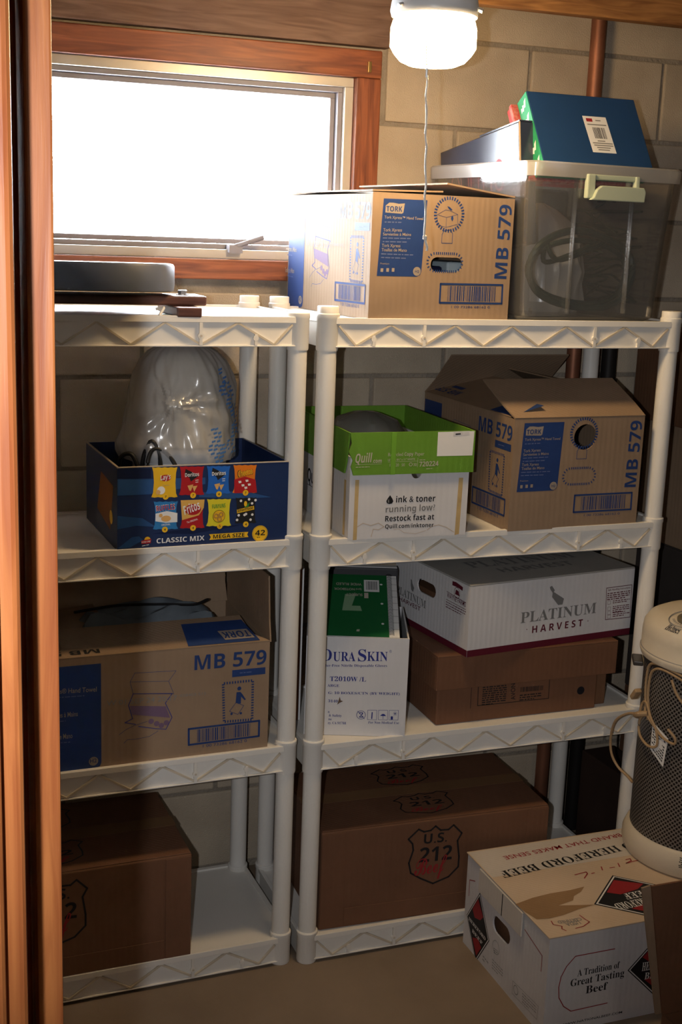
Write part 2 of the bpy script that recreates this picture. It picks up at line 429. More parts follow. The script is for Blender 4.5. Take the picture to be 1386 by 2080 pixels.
# back wall of concrete blocks with a window opening (wood lining included in the opening)
OX0, OX1, OZ0, OZ1 = -0.90, 0.282, 1.572, 2.125
ym = YW+0.006
wb = MB()
wb.box(-1.6, OX0, ym, 0.67, 0, 2.32); wb.box(OX1, 2.6, ym, 0.67, 0, 2.32)
wb.box(OX0, OX1, ym, 0.67, 0, OZ0); wb.box(OX0, OX1, ym, 0.67, OZ1, 2.32)
wall_back = struct(wb.build('wall_back', M_MORTAR))
zj = [0.015, 0.235, 0.455, 0.675, 0.895, 1.115, 1.335, 1.5435, 1.752, 1.960, 2.169, 2.32]
_bm = {}
for ci in range(len(zj)-1):
    z0, z1 = zj[ci]+0.005, zj[ci+1]-0.005
    off = 0.30 if (ci % 2 == 1) else 0.50            # running bond
    x = off-0.40*6
    while x < 2.6:
        a, b = max(x+0.005, -1.59), min(x+0.395, 2.59); x += 0.40
        if b-a < 0.04: continue
        spans = [(a, b, z0, z1)]
        if z1 > OZ0 and z0 < OZ1:
            spans = []
            if a < OX0: spans.append((a, min(b, OX0-0.004), z0, z1))
            if b > OX1: spans.append((max(a, OX1+0.004), b, z0, z1))
            if a < OX1 and b > OX0 and z0 < OZ0-0.02: spans.append((max(a, OX0), min(b, OX1), z0, OZ0-0.004))
        if ci == len(zj)-2 and a < 0.30: spans = [(max(a, 0.305), b, z0, z1)] if b > 0.36 else []
        for (xa, xb, za, zb) in spans:
            if xb-xa < 0.02 or zb-za < 0.02: continue
            key = (round(xb-xa, 3), round(zb-za, 3))
            if key not in _bm:
                w_, h_ = xb-xa, zb-za
                blk = MB().box(-w_/2, w_/2, 0, 0.03, -h_/2, h_/2).build('block', M_BLOCK, wall_back, bev=0.004, seg=2)
                _bm[key] = blk
            else: blk = link_copy(_bm[key], wall_back)
            blk.location = ((xa+xb)/2, YW+random.uniform(-0.0012, 0.0015), (za+zb)/2)

# wooden header above the window, joist, ceiling edge
struct(tag(MB().box(-1.58, 0.302, YW-0.028, YW+0.02, OZ1+0.008, 2.318).build('trim_1', M_HEADER, bev=0.003), 'weathered brown wooden header board above the window', 'header board'))
struct(tag(MB().box(-1.58, 2.58, 0.262, 0.30, 2.222, 2.319).build('trim_2', M_BEAM, bev=0.003), 'bare orange-brown ceiling joist running across the top right', 'joist'))

# window: lining boards, aluminium frame, sash, glass, crank
win = bpy.data.objects.new('window_1', None); COL.objects.link(win); win.location = (0, YW, 0); struct(win)
tag(win, 'basement window with red wood lining, aluminium frame and blown-out white daylight', 'window')
LB = 0.064
MB().box(OX0, OX1, -0.022, 0.10, OZ1-LB, OZ1).build('lining_board', M_REDWOOD, win, bev=0.003)
MB().box(OX1-LB, OX1, -0.022, 0.10, OZ0+LB*0.75+.0005, OZ1-LB-0.0005).build('lining_board', wood('red_stained_wood_upright', (0.13, 0.034, 0.016), (0.30, 0.095, 0.035), scale=(14, 14, 1.2)), win, bev=0.003)
MB().box(OX0, OX1, -0.022, 0.10, OZ0, OZ0+LB*0.75).build('lining_board', M_REDWOOD, win, bev=0.003)
MB().box(OX0, OX0+LB, -0.022, 0.10, OZ0+LB*0.75+.0005, OZ1-LB-0.0005).build('lining_board', M_REDWOOD, win, bev=0.003)
ix0, ix1, iz0, iz1 = OX0+LB, OX1-LB, OZ0+LB*0.75, OZ1-LB
def frame(name, x0, x1, z0, z1, wd, y0, y1, mat, par):
    m = MB()
    m.box(x0, x1, y0, y1, z1-wd, z1); m.box(x0, x1, y0, y1, z0, z0+wd)
    m.box(x0, x0+wd, y0, y1, z0+wd, z1-wd); m.box(x1-wd, x1, y0, y1, z0+wd, z1-wd)
    return m.build(name, mat, par, bev=0.0015)
fr = frame('outer_frame', ix0+.001, ix1-.001, iz0+.001, iz1-.001, 0.022, -0.004, 0.05, M_ALU, win)
frame('inner_frame', ix0+.023, ix1-.023, iz0+.023, iz1-.023, 0.012, 0.012, 0.055, M_SASH, win)
sash = frame('sash', ix0+.036, ix1-.036, iz0+.036, iz1-.036, 0.012, 0.03, 0.07, M_SASH, win)
MB().box(ix0+.046, ix1-.046, 0.052, 0.056, iz0+.046, iz1-.046).build('pane', M_GLASS, sash)
MB().box(-0.093, -0.06, -0.02, 0.01, iz0+0.015, iz0+0.034).add(*(lambda m: (m.v, m.f))(MB().cyl((-0.08, -0.012, iz0+0.03), (-0.012, -0.035, iz0+0.055), 0.006, 10))).build('crank_handle', M_SASH, win, smooth=True)
MB().box(0.243, 0.252, -0.03, -0.022, 2.073, 2.098).build('latch_hook', pm('brass', (0.6, 0.42, 0.16), 0.3, metal=1.0), win, bev=0.001)

# pipes on the wall
copper_pipe = MB().cyl((0.868, 0.432, 0.0), (0.868, 0.432, 2.30), 0.0195, 20).build('water_pipe', M_COPPER, smooth=True)
tag(copper_pipe, 'brown copper pipe running up the block wall behind the clear bin', 'pipe')
p = thing('drain_pipe', 'black iron pipe behind the right shelf unit, beside the copper pipe', 'pipe', (0.975, 0.425, 0))
MB().cyl((0, 0, 0), (0, 0, 1.5), 0.021, 20).build('pipe_run', M_BLACKPIPE, p, smooth=True)
MB().cyl((0, 0, 1.28), (0, 0, 1.33), 0.026, 20).build('coupling', M_BLACKPIPE, p, smooth=True)

# doorway the picture is taken through: partition, casing, jamb, stop
struct(MB().box(-1.6, -0.88, -1.66, -1.56, 0, 2.32).build('wall_front', M_PLASTER))
door = bpy.data.objects.new('door_1', None); COL.objects.link(door); struct(door)
tag(door, 'orange varnished wooden door frame at the left edge, close to the camera', 'door frame')
MB().box(-0.8795, -0.82, -1.58, -1.56, 0, 2.30).build('jamb', M_JAMBWOOD, door, bev=0.002)
MB().box(-0.8185, -0.7985, -1.605, -1.56, 0, 2.30).build('door_stop', M_JAMBWOOD, door, bev=0.002)
MB().box(-0.935, -0.8555, -1.735, -1.662, 0, 2.30).build('casing', M_JAMBWOOD, door, bev=0.006, seg=3)
MB().box(-0.856, -0.8385, -1.715, -1.69, 0, 2.30).build('casing_bead', M_JAMBWOOD, door, bev=0.006, seg=3)

# ================================================================== LAMP
LX, LY, LZ = 0.105, -0.240, 2.052            # middle of the globe
lamp = thing('ceiling_lamp', 'lit white glass jar lamp with pull chain hanging from the ceiling', 'lamp', (LX, LY, 0))
M_GLOBE = emit('lit_opal_glass', (1.0, 0.68, 0.34), LAMP_STRENGTH)
gp = [(0.012, -0.046), (0.045, -0.044), (0.062, -0.037), (0.074, -0.024), (0.0815, -0.012), (0.0815, 0.022), (0.078, 0.034), (0.074, 0.042)]
globe = MB().lathe([(r, LZ+z) for r, z in gp], 32).build('glass_globe', M_GLOBE, lamp, smooth=True)
M_PORC = pm('white_porcelain', (0.68, 0.69, 0.70), 0.3)
MB().lathe([(0.081, LZ+0.043), (0.084, LZ+0.052), (0.082, LZ+0.066), (0.078, LZ+0.085), (0.072, LZ+0.12), (0.07, LZ+0.267)], 40).build('lampholder', M_PORC, lamp, smooth=True)
for a in (200, 320, 80):
    a = math.radians(a); c = (0.083*math.cos(a), 0.083*math.sin(a), LZ+0.056)
    MB().cyl(c, (c[0]*1.12, c[1]*1.12, c[2]-0.004), 0.004, 8).build('set_screw', M_STEEL, lamp)
cx0, cy0 = 0.058-LX, -0.318-LY
ctop = Vector((cx0+0.004, cy0+0.03, LZ+0.10)); cmid = Vector((cx0+0.002, cy0, 1.985)); cend = Vector((cx0+0.012, cy0-0.006, 1.690))
ch = MB()
for i in range(34):
    q = ctop.lerp(cmid, i/33); ch.lathe([(0.0006, -0.0015), (0.0017, 0), (0.0006, 0.0015)], 6, c=q)
chain = ch.build('bead_chain', pm('brass_chain', (0.55, 0.4, 0.2), 0.35, metal=0.9), lamp)
MB().cyl(cmid+Vector((0, 0, 0.008)), cmid-Vector((0, 0, 0.008)), 0.0024, 8).build('chain_bell', M_STEEL, lamp)
cord = []
for i in range(40):
    q = cmid.lerp(cend, i/39); cord.append(q+Vector((0.0011*math.sin(i*0.8), 0.0008*math.cos(i*1.3), 0)))
MB().tube(cord, 0.0021, 6).build('pull_cord', pm('cotton_cord', (0.80, 0.76, 0.70), 0.9), lamp, smooth=True)
MB().lathe([(0.001, -0.005), (0.0042, -0.003), (0.0042, 0.003), (0.001, 0.005)], 10, c=cend).build('cord_knot', pm('cotton_cord', (0, 0, 0)), lamp, smooth=True)
MB().tube([cend, cend+Vector((0.003, 0, -0.010)), cend+Vector((0.006, 0, -0.018)), cend+Vector((0.005, 0, -0.024))], 0.0026, 6).build('cord_end', pm('cotton_cord', (0, 0, 0)), lamp, smooth=True)

# ================================================================== SHELF UNITS
SW, SD, DZ = 0.864, 0.3385, 0.4821           # post spacing across / deep / shelf spacing
PR, CR = 0.0212, 0.0242                      # post and collar radius
S = [l*DZ+0.067 for l in range(4)]           # deck heights

_parts = {}
def shelf_parts():
    P = _parts
    fy = -0.0215
    d = MB(); d.box(-0.012, SW+0.012, -0.012, SD+0.012, 0.058, 0.0665)
    P['deck'] = d
    r = MB()                                          # front rail, rear rail: top flange, web set back, bottom lip
    for (y, s) in ((fy, 1), (SD-fy, -1)):
        ya, yb = sorted((y, y+s*0.012)); r.box(0.012, SW-0.012, ya, yb, 0.0575, 0.0708)
        ya, yb = sorted((y+s*0.006, y+s*0.010)); r.box(0.012, SW-0.012, ya, yb, 0.008, 0.0580)
        ya, yb = sorted((y+s*0.0005, y+s*0.012)); r.box(0.012, SW-0.012, ya, yb, 0.008, 0.0110)
    for (x, s) in ((fy, 1), (SW-fy, -1)):
        xa, xb = sorted((x, x+s*0.010)); r.box(xa, xb, 0.012, SD-0.012, 0.060, 0.0708)
        xa, xb = sorted((x+s*0.003, x+s*0.008)); r.box(xa, xb, 0.012, SD-0.012, 0.008, 0.0605)
    P['rail'] = r
    c = MB(); c.lathe([(CR-0.001, 0), (CR, 0.004), (CR, 0.066), (CR+0.0012, 0.0685), (CR+0.0012, 0.0775), (CR-0.0006, 0.0796), (PR-0.002, 0.0796)], 28)
    P['collar'] = c
    p = MB(); p.lathe([(PR, 0), (PR, DZ-0.0796+0.004)], 28); P['post'] = p
    k = MB(); k.lathe([(CR-0.001, 0), (CR-0.001, 0.013), (CR-0.0022, 0.0145)], 28); P['cap'] = k
    b = MB(); b.box(-0.0035, 0.0035, 0, 0.006, 0.011, 0.0575); b.lathe([(0.0065, 0), (0.0065, 0.0065)], 14, M=Matrix.Translation((0, 0.0062, 0.030)) @ Matrix.Rotation(math.radians(90), 4, 'X')); P['boss'] = b
    h = MB(); h.lathe([(0.0026, 0), (0.0026, 0.0004)], 12, M=Matrix.Translation((0, -0.0006, 0.030)) @ Matrix.Rotation(math.radians(90), 4, 'X')); P['screw_hole'] = h
    s2 = MB(); s2.box(-0.003, 0.003, 0, 0.006, 0.011, 0.034); s2.lathe([(0.006, 0), (0.006, 0.0065)], 14, M=Matrix.Translation((0, 0.0062, 0.026)) @ Matrix.Rotation(math.radians(90), 4, 'X')); P['boss2'] = s2
shelf_parts()
ZIG = [(0.022, 0.054), (0.068, 0.012), (0.160, 0.057), (0.252, 0.012), (0.338, 0.057), (0.420, 0.012), (0.500, 0.057), (0.580, 0.012), (0.662, 0.057), (0.748, 0.012), (0.840, 0.057), (0.932, 0.012), (0.978, 0.054)]
_mesh = {}
def inst(key, name, mat, parent, loc, bev=0, smooth=False):
    if key not in _mesh: 
        o = _parts[key].build(name, mat, parent, bev=bev, smooth=smooth); _mesh[key] = o; o.location = loc; return o
    o = link_copy(_mesh[key], parent, loc); o.name = name; return o

for i in range(len(ZIG)-1):
    (a, za), (b, zb) = ZIG[i], ZIG[i+1]; xa, xb = a*SW, b*SW
    L = math.hypot(xb-xa, zb-za); t = Vector(((xb-xa)/L, 0, (zb-za)/L)); n = Vector((-t.z, 0, t.x))*0.0021
    A = Vector((xa, 0, za)); B = Vector((xb, 0, zb)); m = MB()
    q = [A-n, B-n, B+n, A+n]
    m.add([Vector((v.x, -0.0205, v.z)) for v in q]+[Vector((v.x, -0.0150, v.z)) for v in q], [(0, 1, 2, 3), (7, 6, 5, 4), (0, 4, 5, 1), (1, 5, 6, 2), (2, 6, 7, 3), (3, 7, 4, 0)])
    _parts['rib%d' % i] = m

def shelf_unit(label, loc, rz, caps):
    u = thing('storage_shelf', label, 'shelf unit', loc, rz, 'white resin shelf units')
    for l in range(4):
        sh = inst('rail', 'shelf', M_RESIN, u, (0, 0, l*DZ), bev=0.0008)
        inst('deck', 'deck_panel', M_RESIN, sh, (0, 0, 0))
        for i in range(len(ZIG)-1): inst('rib%d' % i, 'rail_rib', M_RESIN_D, sh, (0, 0, 0))
        for f in (0.252, 0.748):
            inst('boss', 'screw_boss', M_RESIN, sh, (f*SW, -0.0215, 0)); inst('screw_hole', 'screw_hole', M_RESIN_D, sh, (f*SW, -0.0215, 0))
        for f in (0.115, 0.885): inst('boss2', 'screw_boss', M_RESIN, sh, (f*SW, -0.0215, 0))
        for x in (0, SW):
            for y in (0, SD):
                inst('collar', 'collar', M_RESIN, sh, (x, y, 0), smooth=True)
                if l < 3: inst('post', 'post', M_RESIN, u, (x, y, l*DZ+0.0776), smooth=True)
                elif (x > 0, y > 0) in caps: inst('cap', 'post_cap', M_RESIN, u, (x, y, 3*DZ+0.0796), smooth=True)
    return u
RU = shelf_unit('white plastic four-shelf unit on the right, holding the clear bin', (0, 0, 0), 0, {(False, False), (False, True), (True, False), (True, True)})
lr = 0.0228
lo = Vector((-0.0617-SW*math.cos(lr), 0.0151-SW*math.sin(lr), 0))
LU = shelf_unit('white plastic four-shelf unit on the left, below the window', lo, lr, {(False, False), (False, True), (True, True)})

# ================================================================== CARTONS
T = 0.004                                    # card thickness
def carton(name, label, cat, loc, rz, w, d, h, mat, holes_front=(), holes_left=(), bottom=True, group=None, rot=None):
    """open carton: four wall panels and a base; origin at the front left bottom corner"""
    c = thing(name, label, cat, loc, rz, group, rot)
    panel('front_panel', rect(0, 0, w, h), list(holes_front), T, (0, 0, 0), (1, 0, 0), (0, 0, 1), mat, c)
    panel('side_panel', rect(T, 0, d-T, h), list(holes_left), T, (0, d, 0), (0, -1, 0), (0, 0, 1), mat, c)
    MB().box(w-T, w, T, d-T, 0, h).build('side_panel', mat, c)
    MB().box(0, w, d-T, d, 0, h).build('back_panel', mat, c)
    MB().box(T, w-T, T, d-T, 0.0, T).build('base_panel', mat, c)
    return c
def flap(parent, hinge, axis, inward, length, width, ang, mat, trim=0.006, name='flap', wob=0.0, cut=0.0):
    """flap of card: hinge corner, direction along the hinge, horizontal direction away from the wall it closes over, raised by ang degrees"""
    a = Vector(axis).normalized(); i = Vector(inward).normalized(); up = Vector((0, 0, 1)); an = math.radians(ang)
    v = i*math.cos(an)+up*math.sin(an); n = a.cross(v); o = Vector(hinge)
    if n.z < 0: n = -n
    pts = []
    N = 6
    for k in range(N+1):
        f = k/N; tr = trim*min(1, f*3); b = wob*f*f
        for s in (tr+cut*min(1, 0.15+f), length-tr): pts.append(o+a*s+v*(width*f)+n*b)
    m = MB(); q = len(pts)
    fs = [(2*k, 2*k+1, 2*k+3, 2*k+2) for k in range(N)]
    top = [p+n*0.0035 for p in pts]
    m.add(pts+top, [tuple(reversed(f)) for f in fs]+[tuple(x+q for x in f) for f in fs]+[(0, 1, q+1, q)]+[(2*N, 2*N+1, q+2*N+1, q+2*N)]+[(2*k, 2*k+2, q+2*k+2, q+2*k) for k in range(N)]+[(2*k+1, 2*k+3, q+2*k+3, q+2*k+1) for k in range(N)])
    ob = m.build(name, mat, parent)
    return ob, o, a, v, (n)

# ---- the printed towel cartons (three of one kind)
A_CROP = (750, 370, 4.2)
A_CORN = [(20, 1135), (1270, 1200), (1345, 165), (5, 45)]
def tork_short(p, w, h, hole=False, hole_top=False):
    f = front_face(p, w, h, corners=A_CORN, crop=A_CROP)
    f.fill('printed_label', M_BLUE, [(108, 95), (517, 128), (481, 755), (470, 782), (440, 795), (78, 772)])
    f.fill('maker_badge', M_KRAFTINK, [(128, 160), (160, 135), (200, 138), (250, 150), (306, 148), (295, 232), (280, 240), (127, 222)], 1)
    f.text('badge_lettering', M_BLUE, 'gB', 'TORK', (135, 212), (283, 222), (138, 165), 2)
    f.text('label_lettering', M_KRAFTINK, 'gb', 'Tork Xpress™ Hand Towel', (122, 275), (482, 304), (123, 250), 1)
    f.greek('label_small_print', M_DIMINK, (125, 312), (420, 330), 1, 0.0045, 0.006, 1, 4)
    f.text('label_lettering', M_KRAFTINK, 'gb', 'Tork Xpress', (117, 390), (290, 398), (118, 362), 1)
    f.text('label_lettering', M_KRAFTINK, 'gb', 'Serviettes à Mains', (116, 425), (375, 440), (117, 400), 1)
    f.greek('label_small_print', M_DIMINK, (116, 452), (370, 468), 2, 0.0045, 0.0075, 1, 5)
    f.text('label_lettering', M_KRAFTINK, 'gb', 'Tork Xpress', (111, 525), (280, 535), (112, 498), 1)
    f.text('label_lettering', M_KRAFTINK, 'gb', 'Toallas de Mano', (110, 562), (340, 577), (111, 535), 1)
    f.greek('label_small_print', M_DIMINK, (108, 590), (400, 612), 2, 0.0045, 0.0075, 1, 6)
    f.text('label_small_print', M_KRAFTINK, 'g', 'Premium', (105, 675), (185, 680), (105, 660), 1)
    for x in (110, 162, 212): f.fill('pictograms', M_KRAFTINK, [(x, 705+x*.03), (x+24, 707+x*.03), (x+23, 738+x*.03), (x-1, 736+x*.03)], 1)
    f.disc('size_mark', M_KRAFTINK, (440, 750), 0.0095, 1); f.text('size_lettering', M_BLUE, 'gb', 'H2', (422, 760), (460, 764), (423, 738), 2)
    c = f.at((725, 265)); r = 0.0345
    n = 34
    for i in range(n):
        a = 2*math.pi*(i+.5)/n; e = Vector((math.cos(a), math.sin(a))); f.seg('round_dashed_outline', M_BLUE, Vector(c)+e*(r-0.0036), Vector(c)+e*(r+0.0036), 0.0034, 0, 0.0)
    if not hole_top:
        f.stroke('drawing', M_BLUE, [(613, 262), (700, 290), (805, 268), (805, 355), (697, 378), (613, 350)], 0.0007, 0, True)
        f.stroke('drawing', M_BLUE, [(700, 290), (697, 378)], 0.0007); f.stroke('drawing', M_BLUE, [(613, 262), (690, 222), (735, 232), (805, 268)], 0.0007)
        f.sub = 2; f.fill('drawing_hand', M_BLUE, [(705, 190), (725, 195), (755, 225), (740, 230), (720, 215)]); f.sub = 3; f.fill('drawing_mark', M_BLUE, [(745, 285), (760, 280), (765, 305), (755, 328), (742, 305)])
    f.stroke('tab_outline', M_BLUE, [(660, 515), (662, 440), (680, 408), (735, 402), (760, 435), (758, 522)], 0.0012, 0, True)
    oc = f.at((695, 685)); st = stadium(oc[0], oc[1], 0.088, 0.0385, 9)
    f.dash('oval_dashed_outline', M_BLUE, st, 0.0055, 0.0026)
    f.text('code_lettering', M_BLUE, 'gB', 'MB 579', (1262, 852), (1318, 205), (1150, 840))
    f.barcode('barcode', M_BLUE, [(660, 866), (1226, 902), (1218, 1058), (655, 1024)], 0.0042)
    f.text('barcode_digits', M_BLUE, 'g', '1 00 73286 68162 0', (760, 1074), (1110, 1094), (761, 1055))
    f.done()
    return oc, c
N_CROP = (100, 1150, 2.567)
N_CORN = [(75, 1060), (1112, 945), (1150, 385), (70, 473)]
def tork_long(o, u, w, h, p, shift=0.0):
    f = Face(p, o, u, (0, 0, 1), w, h, corners=N_CORN, crop=N_CROP, u0=0.054)
    q = f.at((265, 492)); q2 = f.at((262, 1030)); b = f.at((150, 1049))
    f.poly('printed_label', M_BLUE, [(0.004, b[1]), (q2[0]-0.012, b[1]), (q2[0]-0.003, b[1]+0.004), (q2[0], b[1]+0.012), (q[0], q[1]), (0.004, q[1])])
    f.disc('size_mark', M_KRAFTINK, (222, 1003), 0.010, 1); f.text('size_lettering', M_BLUE, 'gb', 'H2', (204, 1012), (238, 1008), (204, 992), 2)
    f.text('label_lettering', M_KRAFTINK, 'gb', 'Xpress® Hand Towel', (-25, 655), (241, 640), (-25, 630), 1)
    f.greek('label_small_print', M_DIMINK, (10, 675), (200, 663), 1, 0.004, 0.006, 1, 2)
    f.text('label_lettering', M_KRAFTINK, 'gb', 'Serviettes à Mains', (-30, 782), (143, 768), (-30, 757), 1)
    f.greek('label_small_print', M_DIMINK, (0, 802), (145, 790), 1, 0.004, 0.006, 1, 3)
    f.text('label_lettering', M_KRAFTINK, 'gb', 'Toallas de Mano', (-30, 896), (115, 882), (-30, 870), 1)
    f.greek('label_small_print', M_DIMINK, (0, 912), (185, 900), 1, 0.004, 0.006, 1, 4)
    lw = 0.0009
    f.stroke('drawing', M_BLUE, [(440, 545), (655, 535), (615, 590), (640, 657), (430, 655), (415, 592)], lw, 0, True)
    f.stroke('drawing', M_BLUE, [(415, 592), (615, 590)], lw)
    f.stroke('towel_drawing', M_NAVYINK, [(428, 655), (632, 655), (595, 705), (628, 780), (595, 842), (540, 838), (455, 826)], 0.0016)
    f.stroke('towel_drawing', M_NAVYINK, [(430, 655), (405, 715), (425, 785), (385, 806), (440, 815)], 0.0016)
    f.fill('drawing_tint', pm('purple_tint_ink', (0.16, 0.10, 0.17), 0.7), [(412, 718), (597, 722), (617, 782), (424, 764)])
    f.sub = 2; f.stroke('hand_drawing', M_BLUE, [(355, 868), (390, 842), (430, 822), (500, 800)], lw); f.stroke('hand_drawing', M_BLUE, [(378, 912), (395, 895), (450, 890), (510, 878), (555, 850)], lw)
    for c in ((520, 800), (548, 812), (572, 822), (598, 808)): f.disc('drawing_tint', pm('purple_tint_ink', (0, 0, 0)), c, 0.006)
    f.text('date_stamp', M_GREYINK, 'g', 'W 01 SEP 24 20:17', (292, 716), (655, 690), (292, 690), 2)
    f.text('date_stamp', M_GREYINK, 'g', '028403 51S', (670, 673), (806, 662), (670, 660), 2)
    f.text('code_lettering', M_BLUE, 'gB', 'MB 579', (750, 533), (1125, 503), (750, 455))
    f.fill('code_bar', M_BLUE, [(947, 535), (1120, 520), (1118, 556), (945, 572)])
    f.greek('code_bar_print', M_DIMINK, (985, 552), (1085, 543), 1, 0.004, 0.006, 1, 9)
    f.dash('dashed_outline', M_BLUE, [f.at(p_) for p_ in ((897, 605), (1052, 590), (1040, 795), (895, 806))], 0.0058, 0.0030)
    f.disc('traveller_pictogram', M_BLUE, (980, 632), 0.0046)
    f.fill('traveller_pictogram', M_BLUE, [(965, 652), (985, 650), (995, 662), (1012, 690), (1005, 694), (988, 675), (985, 712), (958, 708)])
    f.stroke('traveller_pictogram', M_BLUE, [(960, 706), (1000, 722), (968, 768), (925, 752)], 0.0011, 0, True)
    for c in ((935, 765), (983, 762)): f.disc('traveller_pictogram', M_BLUE, c, 0.0028)
    f.barcode('barcode', M_BLUE, [(712, 842), (1076, 802), (1071, 882), (710, 924)], 0.0045, seed=8)
    f.text('barcode_digits', M_BLUE, 'g', '1 00 73286 68162 0', (782, 938), (1008, 912), (782, 924))
    f.done()

# A: towel carton on the top shelf of the right unit
aw, ad, ah = 0.352, 0.44, 0.262
A = carton('towel_carton', 'closed brown towel carton on top of the right shelf unit, dark oval handhole open', 'cardboard box', (0.084, -0.019, S[3]+0.0005), math.radians(5), aw, ad, ah, M_KRAFT,
           holes_front=[stadium(0.1865, 0.1195, 0.080, 0.031, 10)], group='towel cartons')
oc, cc = tork_short(A, aw, ah)
tork_long((0, ad, 0), (0, -1, 0), ad, ah, A)
flap(A, (0, 0, ah), (1, 0, 0), (0, 1, 0), aw, 0.17, 2, M_KRAFT); flap(A, (0, ad, ah), (1, 0, 0), (0, -1, 0), aw, 0.17, 2, M_KRAFT)
flap(A, (0, 0, ah+0.005), (0, 1, 0), (1, 0, 0), ad, 0.172, 1.5, M_KRAFT)
flap(A, (aw, 0, ah+0.006), (0, 1, 0), (-1, 0, 0), ad, 0.172, 7, M_KRAFT)
# folded towel packs seen through the handhole
MB().box(0.20, 0.30, 0.02, 0.3, 0.005, 0.125).build('towel_pack', pm('pale_blue_paper', (0.45, 0.55, 0.60), 0.7), A, bev=0.004)
MB().box(0.05, 0.195, 0.03, 0.3, 0.005, 0.115).build('towel_pack', pm('navy_wrapping', (0.012, 0.015, 0.05), 0.4), A, bev=0.006)

# H: open towel carton on the second shelf of the right unit
hw, hd, hh = 0.352, 0.475, 0.262
Hc = carton('towel_carton', 'open brown towel carton with raised flaps, right of the copy paper box', 'cardboard box', (0.452, -0.024, S[2]+0.0005), math.radians(1.2), hw, hd, hh, M_KRAFT,
            holes_front=[circle(0.1905, 0.2165, 0.0305)], group='towel cartons')
tork_short(Hc, hw, hh, hole_top=True)
tork_long((0, hd, 0), (0, -1, 0), hd, hh, Hc)
fo, o_, a_, v_, n_ = flap(Hc, (0, 0, hh), (1, 0, 0), (0, 1, 0), hw, 0.172, 24, M_KRAFT, trim=-0.004)
lf, o_, a_, v_, n_ = flap(Hc, (0, 0, hh), (0, 1, 0), (1, 0, 0), hd, 0.172, 15, M_KRAFT, cut=0.12)
g = Face(Hc, o_+n_*0.0036+a_*hd, -a_, v_, hd, 0.17)
g.poly('flap_print', M_BLUE, [(hd-0.02, 0.004), (hd-0.125, 0.004), (hd-0.125, 0.09), (hd-0.02, 0.09)])
v2, f2 = text_geo('MB 579', 'gB')
x0 = min(p_[0] for p_ in v2); x1 = max(p_[0] for p_ in v2)
g.mb('flap_lettering', M_BLUE).add([g.P((0.13-(p_[0]-x0)/(x1-x0)*0.12, 0.035-p_[1]*0.035+0.012), 0) for p_ in v2], f2)
g.poly('flap_print', M_BLUE, [(0.04, 0.058), (0.10, 0.058), (0.10, 0.072), (0.04, 0.072)])
g.done()
flap(Hc, (hw, 0, hh), (0, 1, 0), (-1, 0, 0), hd, 0.172, 24, M_KRAFT, cut=0.15)
flap(Hc, (0, hd, hh), (1, 0, 0), (0, -1, 0), hw, 0.17, 40, M_KRAFT)

# N: open towel carton on the third shelf of the left unit
nw, nd, nh = 0.480, 0.335, 0.252
Nl = Vector((-0.11-nw*math.cos(0.018), 0.002-nw*math.sin(0.018), S[1]+0.0005))
Nc = carton('towel_carton', 'open brown towel carton with cloth inside, on the third shelf of the left unit', 'cardboard box', Nl, 0.018, nw, nd, nh, M_KRAFT, group='towel cartons')
tork_long((0, 0, 0), (1, 0, 0), nw, nh, Nc)
fo, o_, a_, v_, n_ = flap(Nc, (0, 0, nh), (1, 0, 0), (0, 1, 0), nw, 0.135, 9, M_KRAFT, trim=0.03)
g = Face(Nc, o_+n_*0.0042, a_, v_, nw, 0.165)
g.poly('flap_print', M_BLUE, [(nw-0.185, 0.004), (nw-0.022, 0.004), (nw-0.034, 0.110), (nw-0.175, 0.110)])
g.poly('maker_badge', M_KRAFTINK, [(nw-0.098, 0.018), (nw-0.03, 0.018), (nw-0.036, 0.062), (nw-0.104, 0.062)], 2)
v2, f2 = text_geo('TORK', 'gB'); x0 = min(p_[0] for p_ in v2); x1 = max(p_[0] for p_ in v2)
g.mb('badge_lettering', M_BLUE).add([g.P((nw-0.036-(p_[0]-x0)/(x1-x0)*0.062, 0.054-p_[1]*0.042), 4) for p_ in v2], f2)
v2, f2 = text_geo('MB 579', 'gB'); x0 = min(p_[0] for p_ in v2); x1 = max(p_[0] for p_ in v2)
g.mb('flap_lettering', M_BLACKINK).add([g.P((0.105-(p_[0]-x0)/(x1-x0)*0.15, 0.028-p_[1]*0.025), 0) for p_ in v2], f2)
g.done()
flap(Nc, (0, nd, nh), (1, 0, 0), (0, -1, 0), nw, 0.150, 92, M_KRAFT)
flap(Nc, (nw, 0, nh), (0, 1, 0), (-1, 0, 0), nd, 0.150, 88, M_KRAFT)
flap(Nc, (0, 0, nh), (0, 1, 0), (1, 0, 0), nd, 0.150, 5, M_KRAFT, cut=0.14)
cl = thing('folded_cloth', 'blue-grey cloth bag with a black cord lying in the open towel carton', 'cloth', Nl+Vector((0.20, 0.16, 0.030)))
m = MB(); nx, ny = 26, 14; vs = []; 
for j in range(ny+1):
    for i in range(nx+1):
        x = i/nx; y = j/ny; e = min(1, 8*min(x, 1-x, y, 1-y))
        vs.append((-0.13+0.36*x, -0.012+0.165*y, 0.20+e*(0.045+0.014*math.sin(9*x+4*y)+0.010*math.sin(17*y-6*x))))
fs = [(j*(nx+1)+i, j*(nx+1)+i+1, (j+1)*(nx+1)+i+1, (j+1)*(nx+1)+i) for j in range(ny) for i in range(nx)]
m.add(vs, fs); m.box(-0.12, 0.22, -0.004, 0.145, -0.025, 0.205)
m.build('cloth_folds', pm('blue_grey_cloth', (0.13, 0.155, 0.18), 0.8, var=0.3, scale=12), cl, smooth=True)
